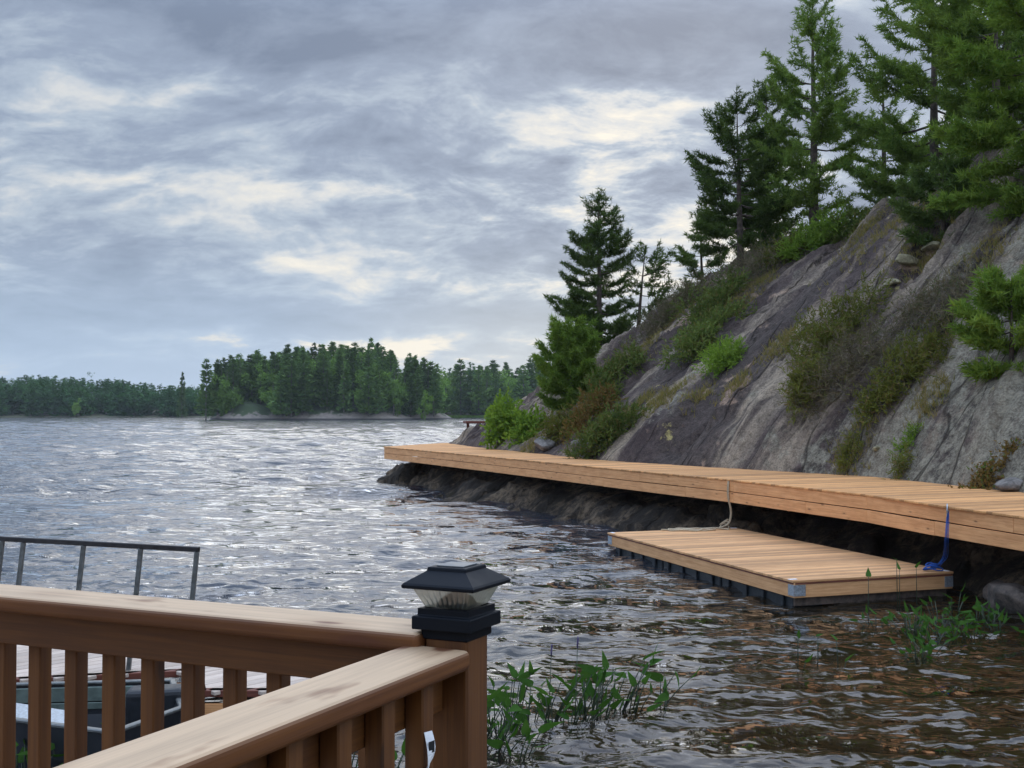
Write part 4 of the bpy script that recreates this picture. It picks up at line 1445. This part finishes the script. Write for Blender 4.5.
e45 = Vector((0.71, 0.70, 0)).normalized()
n45 = Vector((-e45.y, e45.x, 0))
org = Vector((-4, 11, LZ - 0.019))
for k in range(-60, 60):
    seg = []
    for i in range(-160, 160):
        p = org + n45 * (k * 0.15) + e45 * (i * 0.05)
        if inside(p):
            seg.append(p)
        elif seg:
            if len(seg) > 2:
                dm.board(seg[0], seg[-1], 0.134, 0.038, bevel=0.006)
            seg = []
    if len(seg) > 2:
        dm.board(seg[0], seg[-1], 0.134, 0.038, bevel=0.006)
dm.build('decking', M['grey_wood'], ld)
for a, b in ((A0, A1), (A1, B0), (B0, B1)):
    fm = MB()
    e = (b - a).normalized()
    i2_ = up.cross(e) * 0.06
    fm.board(a + i2_ - e * 0.02 - Vector((0, 0, 0.03)), b + i2_ + e * 0.02 - Vector((0, 0, 0.03)), 0.10, 0.06, bevel=0.004)
    fm.build('edge_board', M['red_edge'], ld)
    fm = MB()
    e = (b - a).normalized()
    i_ = up.cross(e) * 0.03
    fm.board(a + i_ - Vector((0, 0, 0.22)), b + i_ - Vector((0, 0, 0.22)), 0.038, 0.20, bevel=0.004)
    fm.build('side_board', M['walk_side'], ld)
for q in (A0.lerp(A1, 0.3), A0.lerp(A1, 0.8), B1 + Vector((0.2, 1.5, 0)), A0.lerp(A1, 0.6) + Vector((0, 2.5, 0))):
    fm = MB()
    fm.tube([(q.x, q.y + 0.25, -2.2), (q.x, q.y + 0.25, LZ - 0.05)], 0.09, 10)
    fm.build('pile', M['walk_side'], ld, True)

hr = empty('handrail', at(120, 672, LZ), 'dark metal handrail with leaning posts on the bleached dock', 'handrail')
HTZ = 1.69
hR, hL = at(200, 549, HTZ), at(-120, 531.5, HTZ)
tb_ = MB()
tb_.board(hL, hR, 0.045, 0.05, bevel=0.006)
tb_.build('top_rail', M['rail_metal'], hr)
for px in (4, 25, 85, 142, 198):
    f0 = (px - (-120)) / 320
    y = 531.5 + (549 - 531.5) * f0
    t_ = at(px, y, HTZ)
    z_b = LZ if px < 120 else LZ - 0.12
    q = t_ + Vector((-0.115, -0.02, z_b - HTZ))
    pb = MB()
    pb.board(q, t_ - Vector((0, 0, 0.02)), 0.042, 0.042, up=(0, 1, 0), bevel=0.005)
    pb.build('post', M['rail_post'], hr)

bt = empty('boat', at(110, 705, 0.3), 'small dark aluminium boat with a bright bow deck moored against the bleached dock', 'boat')
GZ_ = 0.52
gA, gB, gC, gD = at(117, 732, GZ_), at(186, 707, GZ_), at(176, 680, GZ_), at(-210, 690, GZ_)


def hull_ring(z, sc):
    c = (gA + gB + gC) / 3
    mid = c.lerp(gD, 0.42)
    pts = [gA, gA.lerp(gB, 0.5), gB, gB.lerp(gC, 0.5), gC, gC.lerp(gD, 0.5), gC.lerp(gD, 0.85), gD, gA.lerp(gD, 0.8), gA.lerp(gD, 0.45)]
    return [Vector((mid.x + (p.x - mid.x) * sc, mid.y + (p.y - mid.y) * sc, z)) for p in pts]


hm = MB()
hm.prism([hull_ring(0.04, 0.70), hull_ring(0.0, 0.78), hull_ring(0.25, 0.93), hull_ring(GZ_, 1.0), hull_ring(GZ_, 0.975), hull_ring(0.30, 0.91), hull_ring(0.26, 0.90), hull_ring(0.08, 0.76)])
hm.build('hull', M['black'], bt)
gm = MB()
rr = hull_ring(GZ_ + 0.012, 0.99)
for i in range(len(rr)):
    gm.board(rr[i], rr[(i + 1) % len(rr)], 0.055, 0.03, bevel=0.008)
gm.build('gunwale', M['alu_light'] if False else M['rail_post'], bt)
pn = MB()
for zz_, hh_, t_ in ((0.44, 0.13, 0.012), (0.335, 0.06, 0.02)):
    a, b = gC.lerp(gD, 0.03), gC.lerp(gD, 0.8)
    inw = (gA - gC).normalized() * 0.05
    pn.board(Vector((*(a + inw).to_2d(), zz_)), Vector((*(b + inw).to_2d(), zz_)), t_, hh_, bevel=0.004)
pn.build('side_panel', M['alu'], bt)
bd_ = MB()
lo = [at(-120, 708, 0.5), at(20, 719, 0.5), at(80, 729, 0.5), at(74, 709, 0.5), at(20, 701, 0.5), at(-100, 696, 0.5)]
bd_.prism([[p_ - Vector((0, 0, 0.03)) for p_ in lo], lo])
bd_.build('bow_deck', M['galv'], bt)
mm = MB()
c = at(157, 706, 0.45)
mm.board(c + Vector((-0.24, 0.0, 0)), c + Vector((0.24, 0.1, 0)), 0.26, 0.34, bevel=0.05, seg=3)
mm.build('engine_cover', M['black'], bt)
mm = MB()
c = at(100, 716, 0.2)
mm.board(c + Vector((-0.5, 0.25, 0)), c + Vector((0.6, 0.2, 0)), 0.5, 0.12, bevel=0.03, seg=2)
mm.build('floor_mat', M['black'], bt)

# ---------------------------------------------------------------- water plants
def heart_leaf(base, d, L, Wd, rg):
    """an arrow-heart leaf, folded along its midrib; returns verts and quads"""
    d = unit(np.array(d))
    s_ = unit(np.cross(d, rg.normal(size=3)))
    n_ = np.cross(s_, d)
    prof = [(-0.12, 0.30), (0.05, 0.5), (0.3, 0.46), (0.6, 0.28), (0.85, 0.1), (1.0, 0.01)]
    V, Fq = [], []
    for (u_, h_) in prof:
        bend = n_ * (-0.16 * L * max(u_, 0) ** 2)
        c = np.array(base) + d * L * u_ + bend
        V += [c - s_ * Wd * h_ + n_ * 0.22 * Wd * h_, c + np.array([0, 0, 0]), c + s_ * Wd * h_ + n_ * 0.22 * Wd * h_]
    for i in range(len(prof) - 1):
        Fq += [[i * 3, i * 3 + 1, i * 3 + 4, i * 3 + 3], [i * 3 + 1, i * 3 + 2, i * 3 + 5, i * 3 + 4]]
    return V, Fq


def water_plant(X, Y, height, nst, seed, label, group, flower=False, spread=0.25, Lf=0.20, z0=None, name='water_plant', lean=0.0):
    rg = np.random.default_rng(seed)
    zb = -0.10 if z0 is None else z0
    zw = 0.0 if z0 is None else z0
    root = empty(name, (X, Y, zw), label, 'plant', group)
    sm = MB()
    V, Fq = [], []
    nst = nst if nst < 4 else int(nst * 1.5)
    for k in range(nst):
        a = rg.uniform(0, 6.28)
        rad_ = spread * rg.uniform(0.2, 1.0)
        h_ = height * (rg.uniform(0.0, 1.0) ** 1.5 * 0.88 + 0.12 if k else 1.0)
        foot = Vector((X + 0.05 * math.cos(a), Y + 0.05 * math.sin(a), zb))
        top = Vector((X + rad_ * math.cos(a) + lean * h_, Y + rad_ * math.sin(a), zw + h_))
        mid = foot.lerp(top, 0.55) + Vector((0, 0, 0.08 * h_))
        sm.tube([foot, mid, top], [0.007, 0.006, 0.004], 5)
        d = np.array([math.cos(a) * 0.6 + rg.normal(0, 0.3), math.sin(a) * 0.6 + rg.normal(0, 0.3), rg.uniform(-0.2, 1.0)])
        v, f = heart_leaf(np.array(top), d, Lf * rg.uniform(0.6, 1.2), Lf * rg.uniform(0.24, 0.46), rg)
        o_ = len(V)
        V += v
        Fq += [[o_ + i for i in q] for q in f]
    if flower:
        h_ = height * 1.35
        top = Vector((X + 0.03, Y, zw + h_))
        sm.tube([(X, Y, zb), top], [0.006, 0.004], 5)
        fm = MB()
        fm.tube([top - Vector((0, 0, 0.01)), top + Vector((0, 0, 0.03)), top + Vector((0.005, 0, 0.09)), top + Vector((0.006, 0, 0.11))], [0.005, 0.009, 0.008, 0.003], 7)
        fm.build('flower_spike', M['flower'], root, True)
    sm.build('stem', M['water_stem'], root, True)
    link_mesh('foliage', np_mesh('foliage', np.array(V), np.array(Fq)), M['water_leaf'], root)
    return root


wl = 'broad leaved water plant in the clump standing in the lake beside the corner post'
wg = 'water plants by the corner post'
wr3 = np.random.default_rng(44)
for i, (px, py, hpx, ns) in enumerate([(496, 728, 60, 8), (512, 716, 62, 8), (530, 722, 52, 6), (548, 718, 66, 7), (556, 727, 50, 5), (574, 724, 80, 8), (588, 716, 62, 7), (600, 716, 66, 8),
                                       (614, 708, 70, 7), (632, 708, 58, 5), (652, 702, 48, 3), (664, 706, 40, 3), (500, 748, 60, 6), (483, 742, 70, 6), (520, 752, 30, 4), (470, 760, 80, 6), (440, 752, 80, 7), (395, 768, 70, 7), (350, 775, 70, 6)]):
    g = at(px, py, 0)
    water_plant(g.x, g.y, 0.72 * hpx / F * g.y, ns, 200 + i, wl, wg, flower=i in (3, 5), spread=0.22, lean=float(wr3.uniform(-0.1, 0.7)))
wl2 = 'low water plant in the tangled weed patch off the floating dock near end'
wg2 = 'water plants in the weed patch'
wr2 = np.random.default_rng(9)
for i in range(22):
    px, py = wr2.normal(945, 38), wr2.normal(632, 12)
    if px > 1040 or px < 845 or py < 604:
        px, py = 930 + 3.1 * (i % 30), 628 + (i % 5) * 4
    g = at(px, py, 0)
    water_plant(g.x, g.y, wr2.uniform(0.12, 0.34), int(wr2.integers(4, 7)), 300 + i, wl2, wg2, spread=0.30, Lf=0.15)
for i, (px, py, hpx, ns, lab) in enumerate([(816, 660, 24, 1, 'single upright water leaf standing alone in front of the floating dock corner'),
                                            (797, 664, 30, 2, 'two stemmed water plant left of the single upright water leaf'),
                                            (838, 662, 22, 2, 'short two leaved water plant with leaves low on the water'),
                                            (866, 620, 44, 1, 'thin water plant reaching up the end of the floating dock'),
                                            (898, 606, 46, 2, 'water plant with pale raised leaves against the floating dock end'),
                                            (912, 606, 40, 1, 'lone curled water leaf right of the pale raised leaves')]):
    g = at(px, py, 0)
    water_plant(g.x, g.y, hpx / F * g.y, ns, 400 + i, lab, None, spread=0.12, Lf=0.18)
# leafy plants on the bank under the railing
for i, (px, py) in enumerate([(28, 772), (55, 775), (68, 765), (120, 760)]):
    g = at(px, py, 0.15)
    water_plant(g.x, g.y, 0.34, 9, 450 + i, 'broad leaved bank plant below the balusters in front of the boat', 'bank plants below the balusters', spread=0.30, Lf=0.16, z0=0.05, name='bank_plant', flower=False)
g = at(139, 722, 0.2)
water_plant(g.x, g.y - 0.35, 0.34, 3, 470, 'violet flowered water plant between the balusters before the boat', None, flower=True, spread=0.1, Lf=0.12, z0=0.0)

# ---------------------------------------------------------------- dark red platform past the rock point
pf = at(473, 424, 2.45)
pfY = 57.0
pf = Vector(((473 - 512) / F * pfY, pfY, EYE + (HORIZON - 421) / F * pfY))
pt_ = empty('wooden_platform', pf, 'dark red wooden platform end jutting past the rock point', 'platform')
mb = MB()
mb.board(pf + Vector((-0.42, 0, -0.06)), pf + Vector((0.9, 0.3, -0.06)), 0.9, 0.12, bevel=0.01)
mb.build('top', M['red_edge'], pt_)
for q in (-0.25, 0.6):
    mb = MB()
    mb.board(pf + Vector((q, 0, -3.2)), pf + Vector((q, 0, -0.12)), 0.14, 0.14, up=(1, 0, 0), bevel=0.005)
    mb.build('leg', M['red_edge'], pt_)

# ---------------------------------------------------------------- far shores
def island_top(px):
    return np.interp(px, [180, 190, 200, 210, 222, 240, 270, 300, 335, 365, 385, 400, 420, 436, 446],
                     [404, 384, 372, 362, 357, 351, 347, 346, 342, 342, 346, 351, 357, 362, 378])


IY = 378.0


def isl_h(X, Y):
    cx, cy, ax, ay = -67.0, IY + 46, 45.0, 48.0
    r2_ = ((X - cx) / ax) ** 2 + ((Y - cy) / ay) ** 2
    n_ = fbm(X / 9, Y / 9, 4, 33)
    edge = 1.0 - r2_ + 0.10 * n_
    out_l = 3.6 * np.exp(-((X + 93) / 7) ** 2 - ((Y - IY - 8) / 9) ** 2)
    out_r = 2.2 * np.exp(-((X + 48) / 16) ** 2 - ((Y - IY - 5) / 7) ** 2)
    return np.where(edge > 0, 11.0 * np.clip(edge, 0, 1) ** 0.95 + 1.0 * n_ * np.clip(edge * 6, 0, 1), edge * 6) + out_l + out_r


gx = np.arange(-118, -14, 1.0)
gy = np.arange(IY - 8, IY + 100, 1.0)
GX, GY = np.meshgrid(gx, gy, indexing='ij')
ii = np.arange(GX.size).reshape(GX.shape)
fb = np.stack([ii[:-1, :-1], ii[1:, :-1], ii[1:, 1:], ii[:-1, 1:]], -1).reshape(-1, 4)
GZi = isl_h(GX, GY)
mt_, nt_ = new_mat('island_ground')
co_ = nt_.n('ShaderNodeTexCoord').outputs['Object']
sp_ = nt_.n('ShaderNodeSeparateXYZ')
nt_.link(co_, sp_.inputs[0])
f_ = nt_.noise(co_, 0.35, 5, 0.65)
zz_ = nt_.math('ADD', sp_.outputs[2], nt_.math('MULTIPLY', nt_.math('SUBTRACT', f_, 0.5), 7.0))
rk_ = nt_.mix(nt_.noise(nt_.mapping(co_, scale=(1, 1, 3)), 0.9, 4, 0.6), (0.07, 0.06, 0.052), (0.30, 0.25, 0.21))
c_ = nt_.mix(nt_.maprange(zz_, 1.6, 2.6), rk_, (0.035, 0.055, 0.02))
c_ = nt_.mix(nt_.maprange(sp_.outputs[2], 0.7, 0.3), c_, (0.03, 0.027, 0.024))
principled(nt_, c_, 0.9)
M['island_ground'] = mt_
isl = link_mesh('island_terrain', np_mesh('island_terrain', np.stack([GX, GY, np.maximum(GZi, -3)], -1).reshape(-1, 3), fb), M['island_ground'], smooth=True)
tag(isl, kind='structure')


def far_crown(kind, H, rg, n=800):
    """crown of a tree seen from afar; returns verts, tris around its base"""
    if kind == 'pine':
        f = rg.uniform(0.06, 1.0, n) ** 0.9
        lay = np.round(f * 9) / 9 + rg.normal(0, 0.018, n)
        R = H * 0.27 * np.clip((1.03 - f), 0, 1) ** rg.uniform(0.5, 0.85) * (0.8 + 0.4 * rg.random())
        az = rg.uniform(0, 6.28, n)
        ph_ = rg.uniform(0, 6, 3)
        lob = 0.72 + 0.26 * np.sin(az * 2 + f * 11 + ph_[0]) + 0.22 * np.sin(az * 3 - f * 23 + ph_[1])
        az = az + 0.0
        lean_ = rg.normal(0, 0.03, 2) * H
        r = R * lob * rg.uniform(0.3, 1.0, n) ** 0.5
        p = np.stack([r * np.cos(az) + lean_[0] * f, r * np.sin(az) + lean_[1] * f, H * (0.35 * lay + 0.65 * f) + rg.normal(0, 0.012 * H, n)], -1)
        d = unit(np.stack([np.cos(az), np.sin(az), 0.25 + rg.normal(0, 0.3, n)], -1))
    else:
        c = rg.normal(0, 1, (12, 3)) * np.array([0.13, 0.13, 0.19]) * H + np.array([0, 0, 0.50 * H])
        k = rg.integers(0, 12, n)
        u_ = unit(rg.normal(size=(n, 3)))
        p = c[k] + u_ * H * 0.12 * rg.uniform(0.5, 1.05, (n, 1))
        d = unit(u_ + rg.normal(0, 0.5, (n, 3)))
    sz = H * 0.078 * (1 - 0.45 * np.clip(p[:, 2] / H, 0, 1) ** 2)
    return tri_leaves(p - d * sz[:, None] * 0.4, d, sz * rg.uniform(0.7, 1.4, n), sz * 0.75, rg, flat=0.35)


protos = {}
for kind, nvar in (('pine', 6), ('leaf', 4)):
    for k in range(nvar):
        rg = np.random.default_rng(500 + k + (50 if kind == 'leaf' else 0))
        v, fc = far_crown('pine' if kind == 'pine' else 'leaf', 10.0, rg)
        tm = MB()
        tm.tube([(0, 0, -0.8), (rg.normal(0, 0.06), 0, 4), (rg.normal(0, 0.1), 0, 9.4)], [0.16, 0.12, 0.03], 5)
        cme = np_mesh('crown', v, fc)
        tmp = tm.build('trunk', M['far_bark'])
        tme = tmp.data
        bpy.data.objects.remove(tmp)
        protos[(kind, k)] = (cme, tme)


def far_tree(X, Y, z, H, kind, rg, label, group, mat=None, name=None, wide=1.0):
    cme, tme = protos[(kind, int(rg.integers(0, 6 if kind == 'pine' else 4)))]
    root = empty(name or ('pine_tree' if kind == 'pine' else 'broadleaf_tree'), (X, Y, z), label, 'tree', group)
    root.scale = (H / 10 * wide, H / 10 * wide, H / 10)
    root.rotation_euler = (0, 0, rg.uniform(0, 6.28))
    for nm, me_, mt_ in (('crown', cme, mat or ('far_pine' if kind == 'pine' else 'far_leaf')), ('trunk', tme, 'far_bark')):
        o = bpy.data.objects.new(nm, me_)
        COL.objects.link(o)
        if not me_.materials:
            me_.materials.append(None)
        o.material_slots[0].link = 'OBJECT'
        o.material_slots[0].material = M[mt_]
        o.parent = root
    return root


ir = np.random.default_rng(77)
placed = []
tries = 0
while len(placed) < 230 and tries < 14000:
    tries += 1
    X, Y = ir.uniform(-112, -22), IY + ir.uniform(0, 1) ** 1.5 * 60
    z = float(isl_h(X, Y))
    px = 512 + X / Y * F
    if z < 0.55 + 0.7 * ir.random() or px < 186 or px > 438:
        continue
    if (234 < px < 268 and Y < IY + 14) or (300 < px < 420 and Y < IY + 2 and ir.random() < 0.6):
        continue
    if any((X - a) ** 2 + (Y - b_) ** 2 < 2.9 ** 2 for a, b_ in placed):
        continue
    ztop = Z_at(px, island_top(px), Y)
    H = min(ir.uniform(11, 20), (ztop - z) * ir.uniform(0.92, 1.05))
    if H < 4.5:
        continue
    placed.append((X, Y))
    if ir.random() < 0.66:
        far_tree(X, Y, z - 0.2, H, 'pine', ir, 'dark green pine crowded among others on the wooded island', 'pines on the wooded island', wide=ir.uniform(0.95, 1.35))
    else:
        far_tree(X, Y, z - 0.2, H * 0.9, 'leaf', ir, 'rounded mid green tree crowded among pines on the wooded island', 'broadleaf trees on the wooded island', wide=ir.uniform(0.9, 1.15))
# single ones that stand out
for (px, Y, ytop, kind, mat, lab, wide, zg) in [(206, 384, 359, 'pine', None, 'ragged dark pine sticking up at the left end of the wooded island', 0.85, 2.0),
                                                (424, 386, 392, 'leaf', 'far_lime', 'small lime yellow tree at the right end of the wooded island shore', 0.9, 1.2),
                                                (369, 400, 338, 'pine', None, 'pine with the highest ragged top on the wooded island skyline', 0.8, 11)]:
    X = (px - 512) / F * Y
    z = max(float(isl_h(X, Y)), 0.3)
    far_tree(X, Y, z - 0.3, Z_at(px, ytop, Y) - z, kind, ir, lab, None, mat, wide=wide)

# shore right of the island and the long shore behind
SY = 500.0


def shore_z(X, Y):
    front = SY + np.interp(X, [-700, -200, -150, -90, -40, 0, 60, 300], [40, 40, 36, 60, 0, -8, -20, -60]) + 6 * fbm(X / 40, X * 0, 3, 66)
    e = Y - front
    hh = np.interp(X, [-700, -330, -240, -190, -150, -60, 0, 80, 300], [5, 6, 9, 5, 3, 4, 7, 12, 16])
    return np.where(e > 0, 0.5 + hh * sstep(0, 60, e) + 0.3 * fbm(X / 10, Y / 10, 3, 2), e * 0.3), front


gx = np.arange(-760, 420, 6.0)
gy = np.arange(SY - 90, SY + 200, 5.0)
GX, GY = np.meshgrid(gx, gy, indexing='ij')
ii = np.arange(GX.size).reshape(GX.shape)
fb = np.stack([ii[:-1, :-1], ii[1:, :-1], ii[1:, 1:], ii[:-1, 1:]], -1).reshape(-1, 4)
shz, _ = shore_z(GX, GY)
M['shore_ground'] = boulder_material('shore_ground', (0.05, 0.06, 0.03), (0.14, 0.13, 0.07))
sg = link_mesh('shore_terrain', np_mesh('shore_terrain', np.stack([GX, GY, np.maximum(shz, -3)], -1).reshape(-1, 3), fb), M['shore_ground'], smooth=True)
tag(sg, kind='structure')

rt = np.random.default_rng(91)
cnt = 0
tries = 0
pl2 = []
while cnt < 62 and tries < 3000:
    tries += 1
    X = rt.uniform(-45, 26)
    _, fr_ = shore_z(X, 0)
    Y = float(fr_) + 4 + rt.uniform(0, 1) ** 1.4 * 38
    if any((X - a) ** 2 + (Y - b_) ** 2 < 3.6 ** 2 for a, b_ in pl2):
        continue
    z = float(shore_z(X, Y)[0])
    px = 512 + X / Y * F
    ztop = Z_at(px, np.interp(px, [430, 446, 452, 470, 490, 520, 535, 560], [366, 358, 356, 358, 358, 353, 348, 340]), Y)
    H = min(rt.uniform(15, 25), (ztop - z) * rt.uniform(0.85, 1.05))
    if H < 6:
        continue
    pl2.append((X, Y))
    cnt += 1
    if rt.random() < 0.7:
        far_tree(X, Y, z - 0.2, H, 'pine', rt, 'dark pine on the far shore right of the wooded island', 'pines on the shore beyond the island', wide=rt.uniform(0.85, 1.25))
    else:
        far_tree(X, Y, z - 0.2, H * 0.85, 'leaf', rt, 'rounded green tree on the far shore right of the wooded island', 'broadleaf trees beyond the island', wide=1.0)

# reeds along that shore
rp = rt.uniform(0, 1, (900, 2))
rX = -32 + rp[:, 0] * 26
rY = shore_z(rX, rX * 0)[1] - 1 + rp[:, 1] * 4
d = unit(rt.normal(0, 0.25, (900, 3)) + np.array([0, 0, 1]))
v, fc = tri_leaves(np.stack([rX, rY, np.full(900, 0.0)], -1), d, rt.uniform(0.8, 1.6, 900), 0.5, rt)
tag(link_mesh('reeds', np_mesh('reeds', v, fc), M['far_lime']), 'strip of light green reeds on the shore beyond the island', 'reeds', kind='stuff')

# the woods of the long far shore read as one mass
fr = np.random.default_rng(123)
Vs, Fs, off = [], [], 0
for i in range(900):
    if i < 660:
        X = fr.uniform(-420, -112)
    else:
        X = fr.uniform(-112, 330)
    _, f0 = shore_z(X, 0)
    Y = float(f0) + 3 + fr.uniform(0, 1) ** 1.3 * (70 if i < 660 else 90) + (0 if X < -60 or X > 45 else 42)
    z = float(shore_z(X, Y)[0])
    px = 512 + X / Y * F
    top = np.interp(px, [-300, -60, 0, 30, 60, 75, 100, 130, 160, 190, 260], [380, 378, 377, 374, 375, 377, 377, 380, 384, 386, 386])
    H = fr.uniform(14, 23)
    if X < -100:
        H = min(H, max(5, (Z_at(px, top - 1.5, Y) - z) * fr.uniform(0.88, 1.06)))
    kind = 'pine' if fr.random() < 0.6 else 'leaf'
    v, fc = far_crown(kind, H, fr, 300)
    v[:, :2] *= 1.35
    Vs.append(v + np.array([X, Y, z - H * 0.12]))
    Fs.append(fc + off)
    off += len(v)
wd = link_mesh('far_woods', np_mesh('far_woods', np.concatenate(Vs), np.concatenate(Fs)), M['forest'])
tag(wd, 'unbroken dark woods along the far lake shore', 'woods', kind='stuff')
X, Y = (182 - 512) / F * 536, 536.0
far_tree(X, Y, float(shore_z(X, Y)[0]), Z_at(182, 373, Y) - float(shore_z(X, Y)[0]), 'pine', fr, 'lone tall pine rising over the far woods left of the island', None, wide=0.6)
X, Y = (76 - 512) / F * 536, 537.0
far_tree(X, Y, float(shore_z(X, Y)[0]), Z_at(76, 392, Y) - 1, 'leaf', fr, 'pale lime tree at the water before the far dark woods', None, 'far_leaf', wide=0.7)

# ---------------------------------------------------------------- the air over the lake
hz = MB()
hz.prism([[Vector((-780, -120, -7)), Vector((460, -120, -7)), Vector((460, 760, -7)), Vector((-780, 760, -7))],
          [Vector((-780, -120, 48)), Vector((460, -120, 48)), Vector((460, 760, 48)), Vector((-780, 760, 48))]])
mt, nt = new_mat('air')
pv = nt.n('ShaderNodeVolumePrincipled')
pv.inputs['Color'].default_value = (0.86, 0.92, 1.0, 1)
pv.inputs['Density'].default_value = 0.00011
nt.link(pv.outputs[0], nt.n('ShaderNodeOutputMaterial').inputs['Volume'])
HAZE = True
if HAZE:
    tag(hz.build('haze', mt), 'thin blue haze over the lake', 'haze', kind='stuff')
